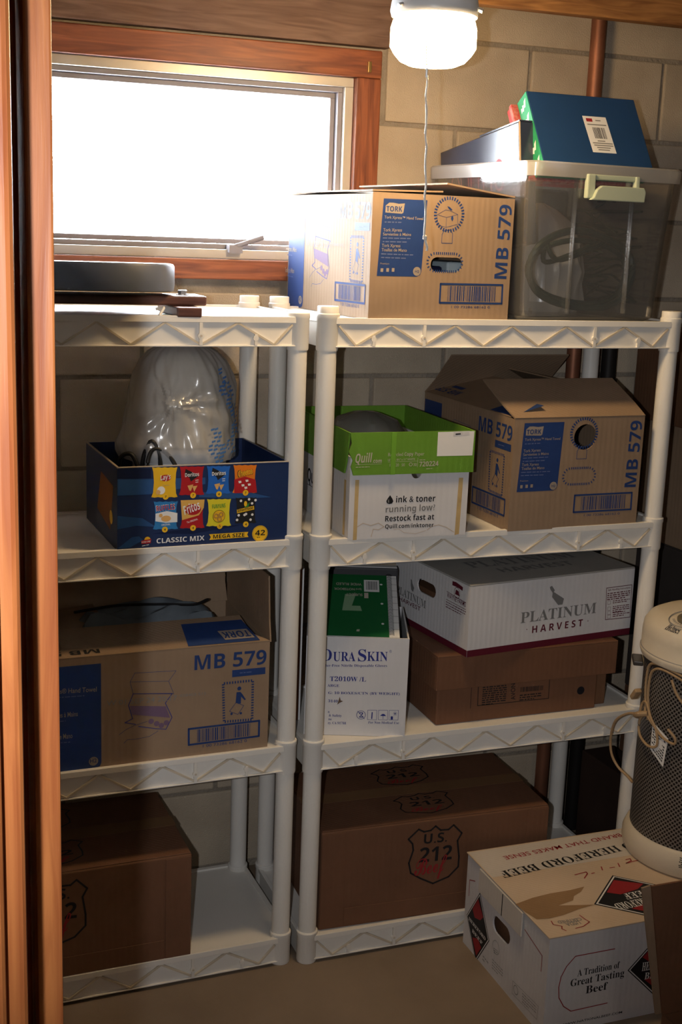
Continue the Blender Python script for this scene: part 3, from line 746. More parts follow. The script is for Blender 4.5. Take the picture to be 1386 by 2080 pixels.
MB().tube(spline([(-0.12, 0.04, 0.262), (-0.02, 0.07, 0.262), (0.08, 0.05, 0.264), (0.15, 0.03, 0.264), (0.19, 0.06, 0.264), (0.2, 0.09, 0.255)], 6), 0.0035, 6).build('cord', M_BLACK, cl, smooth=True)

# ---- snack carton and the bagged appliance in it
ew, ed, eh = 0.374, 0.315, 0.176
E_ = carton('snack_carton', 'navy blue open snack carton printed with eight chip bags, on the second left shelf', 'cardboard box', (-0.452, -0.012, S[2]+0.0005), 0.034, ew, ed, eh, M_NAVYCARD)
MB().box(-0.0005, ew+0.0005, -0.0008, 0.0045, eh-0.0012, eh+0.0006).build('torn_edge', M_PALEINK, E_); MB().box(-0.0006, 0.0044, 0, ed, eh-0.0012, eh+0.0006).build('torn_edge', M_KRAFTINK, E_)
f = front_face(E_, ew, eh, corners=[(-241, 1047), (1473, 924), (1473, 67), (-251, 180)], crop=(290, 920, 5.133))
M_SKY = pm('mid_blue_ink', (0.025, 0.085, 0.24), 0.4)
M_INDIGO = pm('deep_navy_ink', (0.008, 0.016, 0.06), 0.4)
f.fill('background_swirl', M_SKY, [(-245, 300), (60, 290), (620, 260), (620, 330), (60, 450), (-245, 470)])
f.fill('background_swirl', M_SKY, [(560, 420), (1000, 395), (1300, 455), (1000, 480), (560, 470)])
f.fill('background_swirl', M_SKY, [(-243, 680), (0, 700), (140, 790), (-60, 780), (-243, 820)])
f.fill('background_swirl', M_SKY, [(-238, 1020), (-100, 900), (-30, 890), (10, 930), (-120, 1010)])
f.fill('background_swirl', M_INDIGO, [(-245, 200), (80, 180), (80, 280), (-245, 290)])
f.fill('background_swirl', M_INDIGO, [(100, 860), (700, 770), (1000, 760), (500, 860)])
inks = dict(y=pm('crisp_yellow_ink', (0.80, 0.47, 0.02), 0.4), r=pm('snack_red_ink', (0.42, 0.015, 0.02), 0.4), b=pm('snack_blue_ink', (0.02, 0.13, 0.50), 0.4), o=pm('snack_orange_ink', (0.75, 0.20, 0.015), 0.4),
            l=pm('ruffle_blue_ink', (0.03, 0.20, 0.48), 0.4), c=pm('corn_gold_ink', (0.72, 0.42, 0.10), 0.4), n=pm('lemon_ink', (0.72, 0.62, 0.03), 0.4), k=M_BLACKINK, w=M_WHITEINK, t=pm('chip_tan_ink', (0.70, 0.40, 0.13), 0.5), g=pm('leaf_green_ink', (0.03, 0.25, 0.04), 0.5))
def bagprint(x0, y0, x1, y1, ink, dx=6):
    """a pillow bag with crimped ends"""
    w = x1-x0; h = y1-y0; L = []
    n = 8
    for i in range(n+1): L.append((x0+w*i/n, y0+(4 if i % 2 else -2)-8*i/n))
    L += [(x1-w*.05, y0+h*.15), (x1-w*.07, y0+h*.5), (x1-w*.04, y0+h*.85)]
    for i in range(n+1): L.append((x1+dx-w*i/n*1.04, y1+(4 if i % 2 else -2)-8*(1-i/n)))
    L += [(x0+w*.05, y0+h*.85), (x0+w*.08, y0+h*.5), (x0+w*.05, y0+h*.15)]
    f.sub += 1; f.fill('chip_bag_print', ink, L, 1)
def badge(x, y, n_):
    f.disc('count_badge', M_YELLOW, (x, y), 0.0063, 4); f.text('count_digit', M_BLACKINK, 'gb', n_, (x-9, y+13), (x+9, y+12), (x-9, y-12), 5)
bagprint(88, 168, 338, 480, inks['y']); bagprint(360, 152, 605, 450, inks['r']); bagprint(630, 140, 870, 430, inks['b']); bagprint(900, 122, 1140, 418, inks['o'])
bagprint(108, 525, 348, 815, inks['l']); bagprint(375, 505, 615, 800, inks['r']); bagprint(640, 490, 885, 775, inks['n']); bagprint(930, 470, 1145, 742, inks['k'])
f.sub = 21; q = f.at((222, 275)); f.disc('chip_bag_print', inks['r'], q, 0.0115, 2, ry=0.0068, raw=True); f.text('chip_bag_lettering', M_WHITEINK, 'gi', "Lay's", (172, 300), (275, 282), (174, 248), 3)
f.text('chip_bag_lettering', M_KRAFTINK, 'g', 'Classic', (190, 360), (262, 353), (190, 345), 3); f.disc('chip_bag_print', inks['w'], (180, 405), 0.0085, 2)
f.disc('chip_bag_print', inks['t'], (150, 425), 0.005, 3)
for (x, y) in ((480, 235), (750, 215)):
    f.sub += 1
    f.fill('chip_bag_print', M_BLACKINK, [(x-60, y-60), (x+75, y+5), (x-5, y+70), (x-20, y+35), (x-70, y)], 2)
    f.text('chip_bag_lettering', M_WHITEINK, 'gB', 'Doritos', (x-65, y+25), (x+75, y+10), (x-64, y-15), 3)
    f.fill('chip_bag_print', inks['t'], [(x-40, y+115), (x+20, y+100), (x-5, y+170), (x-20, y+165)], 2); f.fill('chip_bag_print', inks['t'], [(x+10, y+120), (x+60, y+112), (x+28, y+178)], 3)
    f.greek('chip_bag_lettering', M_WHITEINK, (x+38, y+60), (x+75, y+55), 2, 0.003, 0.0042, 3, 5)
f.sub = 25; f.fill('chip_bag_print', inks['r'], [(912, 275), (1020, 240), (1130, 270), (1148, 408), (915, 420)], 2)
f.text('chip_bag_lettering', M_BLACKINK, 'gi', 'Cheetos', (950, 252), (1106, 212), (952, 178), 3); f.text('chip_bag_lettering', inks['y'], 'gi', 'Cheetos', (955, 246), (1102, 207), (957, 183), 4)
for (x, y) in ((968, 300), (1040, 285), (1065, 325), (1030, 360), (1000, 335)): f.fill('chip_bag_print', inks['w'], [(x-15, y-10), (x+14, y-14), (x+18, y+6), (x-8, y+14)], 3)
f.sub = 26; f.fill('chip_bag_print', inks['w'], [(128, 650), (240, 620), (345, 640), (345, 735), (230, 745), (128, 730)], 2)
f.text('chip_bag_lettering', M_WHITEINK, 'gB', 'RUFFLES', (133, 628), (322, 602), (134, 565), 3); f.text('chip_bag_lettering', inks['r'], 'gB', 'RUFFLES', (137, 624), (318, 599), (138, 570), 4)
f.disc('chip_bag_print', inks['t'], (232, 700), 0.0105, 3, ry=0.0065); f.disc('chip_bag_print', inks['t'], (180, 668), 0.004, 3); f.text('chip_bag_lettering', M_WHITEINK, 'gb', 'ORIGINAL', (187, 778), (277, 768), (187, 758), 3)
f.sub = 27; f.fill('chip_bag_print', inks['c'], [(376, 505), (615, 492), (608, 580), (560, 660), (392, 715)], 2)
f.disc('chip_bag_print', inks['r'], (500, 600), 0.0175, 3, ry=0.012)
f.text('chip_bag_lettering', M_WHITEINK, 'gi', 'Fritos', (418, 660), (580, 590), (420, 560), 4); f.text('chip_bag_lettering', M_WHITEINK, 'gb', 'The ORIGINAL', (442, 748), (552, 708), (442, 728), 4)
f.sub = 28; f.text('chip_bag_lettering', inks['g'], 'gB', 'FUNYUNS', (694, 588), (828, 572), (694, 545), 3); f.disc('chip_bag_print', M_BLACKINK, (764, 668), 0.0137, 2); f.disc('chip_bag_print', inks['y'], (764, 668), 0.0128, 3)
for (x, y) in ((735, 665), (785, 650), (770, 700)): f.ring('chip_bag_print', inks['t'], (x, y), 0.0042, 0.0022, 4)
f.sub = 29; f.fill('chip_bag_print', inks['y'], [(945, 595), (1120, 550), (1125, 590), (948, 635)], 2); f.text('chip_bag_lettering', M_BLACKINK, 'gi', 'Smartfood', (952, 622), (1115, 583), (952, 590), 3)
f.disc('chip_bag_print', inks['y'], (1033, 530), 0.0035, 3, ry=0.006); f.fill('chip_bag_print', inks['g'], [(1018, 570), (1080, 510), (1060, 565)], 2)
for (x, y) in ((985, 500), (1068, 482), (1100, 525), (965, 655), (1105, 645), (950, 705), (1088, 700), (1040, 640), (1025, 650), (1135, 490)): f.disc('chip_bag_print', inks['w'], (x, y), 0.0030, 3, n=7)
for x, y, n_ in ((225, 470, '7'), (498, 450, '7'), (758, 432, '4'), (1030, 413, '7'), (222, 815, '4'), (503, 795, '4'), (773, 772, '5'), (1040, 750, '4')): badge(x, y, n_)
f.text('carton_lettering', M_WHITEINK, 'gB', 'CLASSIC MIX', (143, 963), (622, 926), (143, 912), 1)
f.fill('ribbon_print', M_YELLOW, [(668, 862), (1070, 832), (1058, 860), (1072, 888), (672, 922), (686, 892)], 1); f.text('carton_lettering', M_BLACKINK, 'gB', 'MEGA SIZE', (710, 908), (1030, 883), (710, 868), 2)
f.disc('count_badge', M_YELLOW, (1190, 848), 0.0178, 1); f.ring('count_badge', M_INDIGO, (1190, 848), 0.0163, 0.0005, 2); f.text('carton_lettering', M_BLACKINK, 'gB', '42', (1140, 872), (1243, 865), (1140, 815), 2); f.greek('carton_lettering', M_BLACKINK, (1160, 895), (1215, 891), 1, 0.0028, 0.004, 2, 4)
f.disc('maker_badge', M_YELLOW, (52, 925), 0.0065, 1, n=14); f.fill('maker_badge', inks['r'], [(-10, 935), (90, 915), (85, 960), (-5, 972)], 2); f.text('maker_lettering', M_WHITEINK, 'gi', 'Frito-Lay', (-5, 962), (84, 944), (-5, 944), 3); f.greek('maker_lettering', M_WHITEINK, (0, 995), (85, 975), 1, 0.0028, 0.004, 2, 6)
f.done()
f = left_face(E_, ed, eh)
f.disc('count_badge', M_YELLOW, (ed-0.055, 0.06), 0.015, 1, raw=True); f.L and None
f.poly('background_swirl', pm('burnt_orange_ink', (0.25, 0.08, 0.02), 0.5), [(0.12, 0.05), (0.25, 0.03), (0.28, 0.13), (0.16, 0.14)])
f.done()

# bagged appliance: white pot with an ivory dome inside a translucent bag
ap = thing('bagged_appliance', 'white round appliance wrapped in a translucent plastic bag, standing in the snack carton', 'appliance', (-0.283, 0.150, S[2]+0.005))
M_IVORY = pm('ivory_plastic', (0.62, 0.53, 0.38), 0.45)
MB().lathe([(0.075, 0.001), (0.092, 0.004), (0.100, 0.02), (0.103, 0.155), (0.108, 0.160), (0.110, 0.185), (0.104, 0.190), (0.094, 0.191)], 40).build('white_base', pm('white_plastic', (0.72, 0.71, 0.70), 0.35), ap, smooth=True)
MB().lathe([(0.090, 0.192), (0.094, 0.21), (0.098, 0.27), (0.094, 0.325), (0.078, 0.365), (0.045, 0.388), (0.006, 0.394)], 40, c=(0.012, 0.01, 0)).build('dome', M_IVORY, ap, smooth=True)
def bagr(a, z):
    f_ = 1+0.022*math.sin(7*a+z*30)+0.018*math.sin(13*a-z*45)+0.012*math.sin(29*a+z*60)
    low = max(0, 1-abs(z-0.20)/0.14)
    f_ += 0.36*low*max(0, math.cos(a-math.radians(200)))**3 + 0.10*low*max(0, math.cos(a-math.radians(285)))**6
    f_ += 0.05*math.sin(4*a+1.2)*max(0, math.sin(z*22))
    da = (a-math.radians(247)+math.pi) % (2*math.pi)-math.pi; x_ = da*0.11; y_ = z-0.292; rho = math.hypot(x_, y_); ph_ = math.atan2(y_, x_)
    f_ += 0.16*math.exp(-(rho/0.022)**2) + 0.050*math.sin(9*ph_+2*math.sin(3*ph_))*math.exp(-rho/0.10)*min(1, rho/0.02)
    return f_
pf = [(0.112, 0.165), (0.115, 0.18), (0.114, 0.20), (0.112, 0.225), (0.112, 0.25), (0.112, 0.275), (0.111, 0.30), (0.109, 0.325), (0.104, 0.35), (0.092, 0.374), (0.074, 0.394), (0.050, 0.408), (0.026, 0.415), (0.006, 0.417)]
pf = [(np.interp(z, [p_[1] for p_ in pf], [p_[0] for p_ in pf]), z) for z in list(np.linspace(0.165, 0.374, 40))+[0.384, 0.394, 0.401, 0.408, 0.412, 0.415, 0.417]]
bagm = MB().lathe(pf, 180, c=(0.008, 0.002, 0), cap=False, rfun=bagr)
bagm.build('plastic_bag', film('milky_bag_film', (0.85, 0.87, 0.92), 0.42, 0.22, 0.25, 0.4), ap, smooth=True)
bp_ = MB()
for k, (a0, zz, n_) in enumerate(((-62, 0.36, 7), (-52, 0.33, 9), (-48, 0.24, 8), (-75, 0.235, 10), (-36, 0.28, 8), (-68, 0.20, 7))):
    for j in range(n_):
        a = math.radians(a0+4*math.sin(j)); z = zz-0.0085*j
        for s_ in (0, 1):
            aa = a+0.10*s_; rr = 0.1165*bagr(aa, z)+0.0012-(0.012*(z > 0.345))
            bp_.add([(0.008+rr*math.cos(aa+t), 0.002+rr*math.sin(aa+t), z+h_) for t, h_ in ((0, 0), (0.075, 0.002), (0.075, 0.0065), (0, 0.0045))], [(0, 1, 2, 3)])
bp_.build('bag_print', pm('bag_blue_ink', (0.06, 0.16, 0.40), 0.5), ap, fix=False)
MB().tube(spline([(-0.150, -0.060, 0.12), (-0.145, -0.075, 0.175), (-0.125, -0.085, 0.185), (-0.112, -0.09, 0.16), (-0.106, -0.09, 0.14), (-0.098, -0.095, 0.19), (-0.084, -0.1, 0.214), (-0.07, -0.105, 0.19), (-0.066, -0.108, 0.15)], 8), 0.0048, 8).build('power_cord', M_BLACK, ap, smooth=True)
MB().tube(spline([(-0.098, -0.12, 0.13), (-0.094, -0.11, 0.175), (-0.08, -0.105, 0.198), (-0.056, -0.108, 0.19), (-0.035, -0.115, 0.16), (-0.03, -0.12, 0.12)], 8), 0.0045, 8).build('power_cord', M_BLACK, ap, smooth=True)

# ---- copy paper box with torn green lid
qw, qd, qh = 0.285, 0.40, 0.185
Q = carton('copy_paper_box', 'white copy paper box with a torn green lid and yellowed tape strips', 'cardboard box', (0.056, -0.022, S[2]+0.0005), -0.025, qw, qd, qh, M_WHITECARD,
           holes_front=[[(0.157+0.013*math.cos(t), 0.1495+0.016*math.sin(t)) for t in np.linspace(math.pi, 2*math.pi, 10)]+[(0.17, 0.154), (0.144, 0.154)]])
QC = (620, 830, 3.647)
f = front_face(Q, qw, qh, corners=[(322, 985), (1240, 950), (1265, 305), (345, 320)], crop=QC, v1=1.0)
M_STAIN = pm('yellowed_tape', (0.62, 0.44, 0.20), 0.5, var=0.25, scale=30)
M_WATER = pm('water_stain', (0.52, 0.42, 0.31), 0.8)
f.fill('old_tape', M_STAIN, [(380, 500), (410, 500), (392, 985), (362, 988)]); f.sub = 1; f.fill('old_tape', M_STAIN, [(1182, 490), (1215, 490), (1190, 945), (1155, 955)])
f.stroke('water_stain', M_WATER, [(395, 880), (440, 850), (500, 870), (560, 850), (605, 880), (560, 905), (520, 900), (505, 960)], 0.0016); f.stroke('water_stain', M_WATER, [(940, 910), (980, 880), (1030, 870), (1090, 890), (1150, 930)], 0.0016); f.stroke('water_stain', M_WATER, [(680, 905), (720, 900), (760, 930), (850, 940), (930, 915)], 0.0010)
f.text('box_lettering', M_BLACKINK, 'gB', 'ink & toner', (695, 685), (1000, 678), (695, 635), 1); f.text('box_lettering', M_GREYINK, 'gB', 'running low?', (615, 765), (998, 750), (615, 715), 1)
f.text('box_lettering', M_BLACKINK, 'gB', 'Restock fast at', (612, 838), (993, 825), (612, 793), 1); f.text('box_lettering', M_BLACKINK, 'gB', 'Quill.com/inktoner', (612, 895), (990, 885), (612, 862), 1)
f.fill('ink_drop', M_BLACKINK, [(650, 625), (668, 655), (675, 675), (665, 692), (645, 697), (625, 690), (620, 672), (632, 650)], 1); f.fill('ink_drop_shine', M_GREYINK, [(632, 668), (640, 655), (643, 685), (633, 685)], 2)
f.done()
f = left_face(Q, qd, qh)
f.poly('old_tape', M_STAIN, [(qd-0.035, 0.005), (qd-0.022, 0.005), (qd-0.022, 0.13), (qd-0.035, 0.13)])
v2, f2 = text_geo('Quill.com', 'gB'); x0 = min(p_[0] for p_ in v2); x1 = max(p_[0] for p_ in v2)
f.mb('box_lettering', M_BLACKINK).add([f.P((0.10+(p_[0]-x0)/(x1-x0)*0.17, 0.075+p_[1]*0.045), 0) for p_ in v2], f2)
f.poly('box_rule', M_BLACKINK, [(0.10, 0.066), (0.27, 0.066), (0.27, 0.0675), (0.10, 0.0675)]); f.done()
# lid: green band split open at the near left corner
M_GREEN = cardboard('green_printed_card', (0.135, 0.30, 0.028), 0.18)
lidh, lz = 0.094, 0.146
lidp = bpy.data.objects.new('lid', None); COL.objects.link(lidp); lidp.parent = Q; lidp.location = (0, 0, lz)
e = 0.007
panel('lid_front', [(0.012, 0.0), (qw+2*e, 0.0), (qw+2*e, lidh), (0.002, lidh), (0.006, lidh*0.75), (0.0, lidh*0.55), (0.010, lidh*0.35), (0.006, lidh*0.2)], [], 0.004, (-e, -e, 0), (1, 0, 0), (0, 0, 1), M_GREEN, lidp)
panel('lid_side', [(0, 0), (qd+e*2-0.030, 0.0), (qd+e*2-0.018, lidh*0.3), (qd+e*2-0.012, lidh*0.6), (qd+2*e-0.003, lidh), (0, lidh)], [], 0.004, (-e, qd+e, 0), (0, -1, 0), (0, 0, 1), M_GREEN, lidp)
MB().box(qw+e-0.004, qw+e, -e+0.005, qd+e, 0, lidh).build('lid_side', M_GREEN, lidp); MB().box(-e+.005, qw+e-.005, qd+e-0.004, qd+e, 0, lidh).build('lid_back', M_GREEN, lidp)
MB().box(0.0905, 0.1015, -e-0.0025, -e-0.0002, 0.0, lidh).build('green_tape', pm('green_gloss_tape', (0.16, 0.36, 0.04), 0.25), lidp)
g = Face(Q, (-e, -e, lz), (1, 0, 0), (0, 0, 1), qw+2*e, lidh, corners=[(340, 492), (1298, 485), (1297, 178), (345, 175)], crop=QC)
g.fill('white_panel', M_WHITEINK, [(1012, 182), (1288, 180), (1283, 360), (1012, 360)]); g.fill('price_sticker', M_WHITECARD, [(1130, 180), (1250, 178), (1252, 210), (1128, 215)], 1); g.greek('sticker_print', M_BLACKINK, (1145, 205), (1235, 200), 1, 0.006, 0.008, 2, 3)
g.text('lid_lettering', M_PALEINK, 'gi', 'Quill', (392, 398), (520, 395), (395, 330), 1); g.text('lid_lettering', M_PALEINK, 'gB', '.com', (522, 400), (592, 400), (522, 370), 1); g.stroke('lid_rule', M_PALEINK, [(392, 410), (592, 408)], 0.0006, 1)
g.greek('lid_small_print', M_PALEINK, (395, 432), (590, 430), 1, 0.0028, 0.004, 1, 3)
g.text('lid_lettering', M_PALEINK, 'g', 'Recycled', (640, 354), (752, 352), (640, 328), 1); g.text('lid_lettering', M_PALEINK, 'gB', 'Copy', (764, 352), (832, 352), (764, 326), 1); g.text('lid_lettering', M_PALEINK, 'g', 'Paper', (844, 352), (915, 352), (844, 326), 1)
g.text('lid_lettering', M_PALEINK, 'gb', 'LETTER 8½" x 11" WHITE', (640, 388), (845, 385), (640, 373), 1); g.stroke('lid_rule', M_PALEINK, [(640, 396), (865, 393)], 0.0006, 1); g.stroke('lid_rule', M_PALEINK, [(868, 370), (866, 438)], 0.0008, 1)
for x, s_ in ((655, '10'), (700, '20'), (745, '500'), (835, '30')): g.text('lid_lettering', M_PALEINK, 'g', s_, (x, 430), (x+24, 430), (x, 408), 1)
g.ring('recycling_mark', M_PALEINK, (815, 417), 0.004, 0.0014, 1, n=6)
g.text('lid_lettering', M_PALEINK, 'gB', '720224', (880, 435), (1027, 432), (880, 398), 1); g.greek('lid_small_print', M_PALEINK, (880, 388), (940, 387), 1, 0.0028, 0.004, 1, 5); g.greek('lid_small_print', M_PALEINK, (935, 455), (1025, 452), 1, 0.0028, 0.004, 1, 8)
g.done()
pbq = thing('plastic_wrap', 'crumpled clear plastic wrap showing above the open copy paper box', 'plastic wrap', (0.16, 0.16, S[2]+0.005))
m = MB(); rnd = random.Random(4)
m.lathe([(0.10, 0.0), (0.105, 0.15), (0.095, 0.20), (0.07, 0.235), (0.03, 0.252), (0.004, 0.255)], 40, cap=False, rfun=lambda a, z: 1+0.08*math.sin(5*a+z*40)+0.05*math.sin(11*a-z*70))
m.build('wrap_folds', film('grey_film', (0.35, 0.36, 0.35), 0.6, 0.25, 0.2), pbq, smooth=True)

# ---- glove carton with notebook and binder
kw, kd, kh = 0.236, 0.255, 0.240
kr = math.radians(-20)
Kl = Vector((-0.004, 0.058, S[1]+0.0005))
K = carton('glove_carton', 'white disposable glove carton with dark blue lettering, on the third right shelf', 'cardboard box', Kl, kr, kw, kd, kh, M_WHITECARD)
KC = (600, 1160, 5.544)
f = front_face(K, kw, kh, corners=[(35, 1872), (1242, 1890), (1325, 815), (95, 762)], crop=KC)
I = M_NAVYINK
f.text('carton_lettering', I, 'sb', 'D', (270, 1045), (395, 1049), (275, 915)); f.text('carton_lettering', I, 'sb', 'URA', (412, 1050), (680, 1054), (415, 948)); f.text('carton_lettering', I, 'sb', 'S', (712, 1055), (812, 1055), (715, 925)); f.text('carton_lettering', I, 'sb', 'KIN', (820, 1052), (1062, 1056), (822, 950)); f.text('carton_lettering', I, 'g', '®', (1085, 965), (1113, 965), (1085, 935))
f.text('carton_lettering', I, 'sb', 'Powder-Free Nitrile Disposable Gloves', (215, 1112), (1055, 1120), (215, 1085))
f.text('carton_lettering', I, 'sb', 'T2010W /L', (368, 1274), (803, 1282), (370, 1224)); f.text('carton_lettering', I, 'sb', 'S', (118, 1330), (138, 1330), (118, 1303)); f.text('carton_lettering', I, 'sb', 'ARGE', (335, 1338), (480, 1342), (335, 1310))
f.text('carton_lettering', I, 'sb', 'P', (112, 1412), (130, 1412), (113, 1385)); f.text('carton_lettering', I, 'sb', 'G: 10 BOXES/CTN (BY WEIGHT)', (345, 1420), (1195, 1430), (346, 1393)); f.text('carton_lettering', I, 'sb', 'L', (102, 1500), (120, 1500), (103, 1470)); f.text('carton_lettering', I, 'sb', '3140L', (342, 1512), (497, 1516), (343, 1484))
for y, s0_, s_, xa, xb in ((1625, 'M', 'n', 335, 355), (1668, 'L', '& Safety', 348, 502), (1708, '6', 'ne', 340, 380), (1752, 'C', 'ry, CA 91788', 335, 553)): f.text('carton_lettering', I, 'sb', s0_, (90, y), (108, y), (90, y-26)); f.text('carton_lettering', I, 'sb', s_, (xa, y+4), (xb, y+7), (xa, y-22))
f.ring('single_use_mark', I, (735, 1652), 0.0102, 0.0011); f.text('single_use_mark', I, 'sb', '2', (712, 1680), (760, 1680), (712, 1625)); f.stroke('single_use_mark', I, [(695, 1610), (775, 1695)], 0.0011)
for k_, x in enumerate((812, 940, 1065)): f.stroke('pictogram_frame', I, [(x+5, 1598), (x+112, 1598), (x+105, 1705), (x-2, 1703)], 0.0008, 0, True)
f.fill('hand_pictogram', I, [(855, 1695), (862, 1620), (875, 1620), (868, 1695)]); f.fill('umbrella_pictogram', I, [(960, 1660), (985, 1640), (1010, 1640), (1032, 1662)]); f.stroke('umbrella_pictogram', I, [(996, 1640), (994, 1695)], 0.0010); f.fill('sun_pictogram', I, [(1085, 1665), (1112, 1665), (1110, 1700), (1083, 1700)])
for k_ in range(8): a = k_*math.pi/4; f.stroke('sun_pictogram', I, [(1137+10*math.cos(a), 1635+10*math.sin(a)), (1137+24*math.cos(a), 1635+24*math.sin(a))], 0.0007)
f.disc('sun_pictogram', I, (1137, 1635), 0.0016); f.text('carton_lettering', I, 'si', 'For Non-Medical Use', (815, 1745), (1180, 1748), (815, 1720))
f.fill('smudge', pm('brown_smudge', (0.14, 0.09, 0.06), 0.9), [(470, 1490), (485, 1450), (495, 1490), (525, 1500), (485, 1515), (450, 1540)], 2)
f.done()
# notebook lies sloping on the carton's contents
nbk = thing('spiral_notebook', 'green spiral notebook lying upside down on top of the glove carton', 'notebook', (0,0,0))
Rk = Matrix.Translation(Kl) @ Matrix.Rotation(kr, 4, 'Z')
nbk.matrix_world = Rk @ Matrix.Translation((0.006, 0.012, kh-0.012)) @ Matrix.Rotation(math.radians(19), 4, 'X')
NW, NL = 0.196, 0.250
M_NBG = pm('green_notebook_cover', (0.008, 0.125, 0.035), 0.35, var=0.12, scale=5, spec=0.5)
M_PAPER = pm('white_paper', (0.72, 0.72, 0.72), 0.8)
MB().box(0.008, NW+0.012, 0.0, NL, 0.002, 0.012).build('page_block', M_PAPER, nbk); MB().box(0, NW-0.012, 0, NL, 0.0122, 0.0129).build('front_cover', M_NBG, nbk); MB().box(0.0, NW+0.006, 0, NL, 0, 0.0018).build('back_cover', M_NBG, nbk)
m = MB(); pts = []
for i in range(52*8): 
    t = i/8; pts.append((NW-0.006+0.0075*math.cos(2*math.pi*t), 0.008+t*0.0048, 0.0075+0.0075*math.sin(2*math.pi*t)))
m.tube(pts, 0.0006, 4).build('spiral_wire', pm('dark_wire', (0.05, 0.05, 0.05), 0.4, metal=0.8), nbk)
for i in range(9): MB().box(NW-0.002, NW+0.012, 0.03+i*0.026, 0.031+i*0.026, 0.0121, 0.0123).build('ruled_line', M_GREYINK, nbk)
g = Face(nbk, (0, 0, 0.0129), (1, 0, 0), (0, 1, 0), NW, NL)
def updown(g, name, mat, st, s_, xr, y_top, wd, ht):
    v_, f_ = text_geo(s_, st); a = min(p_[0] for p_ in v_); b = max(p_[0] for p_ in v_)
    g.mb(name, mat).add([g.P((xr-(p_[0]-a)/(b-a)*wd, y_top-p_[1]/cap_h(st)*ht), 2) for p_ in v_], f_)
g.poly('barcode_sticker', M_PAPER, [(0.128, 0.178), (0.165, 0.178), (0.165, 0.228), (0.128, 0.228)])
rnd = random.Random(2); x = 0.133
while x < 0.160: w_ = rnd.choice((0.0006, 0.0012)); g.poly('barcode', M_BLACKINK, [(x, 0.186), (x+w_, 0.186), (x+w_, 0.222), (x, 0.222)], 1); x += w_+rnd.choice((0.0007, 0.0013))
updown(g, 'cover_lettering', M_PALEINK, 'gb', 'WIDE RULED', 0.122, 0.212, 0.062, 0.010); updown(g, 'cover_lettering', M_PALEINK, 'gb', 'NOTEBOOK', 0.105, 0.190, 0.05, 0.009); updown(g, 'cover_lettering', M_PALEINK, 'g', 'Spiral', 0.122, 0.190, 0.014, 0.008)
updown(g, 'cover_lettering', M_PALEINK, 'gb', 'SUBJECT', 0.124, 0.168, 0.04, 0.010); updown(g, 'cover_lettering', M_PALEINK, 'gb', '1', 0.138, 0.172, 0.010, 0.022)
g.poly('large_numeral', pm('pale_green_ink', (0.22, 0.36, 0.22), 0.5), [(0.075, 0.098), (0.122, 0.098), (0.118, 0.118), (0.098, 0.118), (0.108, 0.165), (0.082, 0.165)], 1)
for y in (0.05, 0.13, 0.21): g.disc('punch_hole', M_PAPER, (NW-0.026, y), 0.0034, 0, n=14, raw=True)
g.poly('mascot_mark', M_PALEINK, [(0.108, 0.018), (0.115, 0.018), (0.116, 0.026), (0.109, 0.025)])
g.done()
bd = thing('ring_binder', 'dark grey binder standing behind the glove carton and the green notebook', 'binder', (0, 0, 0))
bd.matrix_world = Rk @ Matrix.Translation((0.02, 0.262, 0.0)); MB().box(0, 0.20, 0, 0.030, 0, 0.335).build('binder_cover', pm('charcoal_vinyl', (0.045, 0.045, 0.05), 0.5), bd, bev=0.004); MB().box(0.003, 0.197, 0.005, 0.025, 0.332, 0.3365).build('binder_pages', M_PAPER, bd)
fd = thing('paper_folder', 'orange-brown folder standing at the left end of the third right shelf', 'folder', (-0.002, 0.145, S[1]+0.0005), math.radians(-17))
MB().box(0, 0.012, 0, 0.13, 0, 0.385).build('folder_cover', pm('orange_brown_card', (0.33, 0.12, 0.04), 0.6, var=0.2), fd, bev=0.002); MB().box(0.0125, 0.017, 0.004, 0.125, 0, 0.375).build('loose_sheets', M_PAPER, fd)

# ---- lidded brown box under the chicken carton
jw, jd, jh = 0.44, 0.32, 0.178
J = thing('lidded_box', 'plain brown lidded cardboard box under the white poultry carton', 'cardboard box', (0.318, 0.022, S[1]+0.0005), 0.0)
MB().box(0, jw, 0, jd, 0, jh-0.006).build('box_body', M_KRAFT_R, J, bev=0.003)
lid = MB(); lid.box(-0.010, jw+0.045, -0.012, jd+0.010, jh-0.005, jh); lid.box(-0.010, jw+0.045, -0.012, -0.006, 0.092, jh-0.004); lid.box(-0.010, -0.004, -0.006, jd+0.01, 0.092, jh-0.004); lid.box(jw+0.040, jw+0.045, -0.006, jd+0.01, 0.092, jh-0.004)
lid.build('box_lid', M_KRAFT_R, J, bev=0.0015)
MB().box(jw+0.0005, jw+0.040, 0.02, jd, 0.0, 0.09).build('end_flap', M_KRAFT_D, J, bev=0.002)
f = front_face(J, jw, jh, crop=(930, 1370, 4.2), world=Matrix.Translation((0.318, 0.022, S[1])))
f.stroke('label_frame', M_BLACKINK, [(178, 60), (170, 268), (775, 205), (785, 40)], 0.0016); f.greek('label_print', M_BLACKINK, (215, 118), (420, 98), 9, 0.0045, 0.0055, 0, 7, 0.6); f.text('label_lettering', M_BLACKINK, 'gb', 'AVON', (492, 215), (490, 75), (455, 215)); f.barcode('barcode', M_BLACKINK, [(532, 105), (740, 88), (735, 140), (530, 158)], 0.0004, 0, 5, 0.02, 0.97, False); f.greek('label_print', M_BLACKINK, (530, 185), (720, 165), 3, 0.0045, 0.006, 0, 9, 0.6)
f.disc('round_hole', M_HOLE, (1050, 138), 0.0105); f.stroke('slit', M_HOLE, [(118, 115), (108, 290)], 0.0012); f.done()

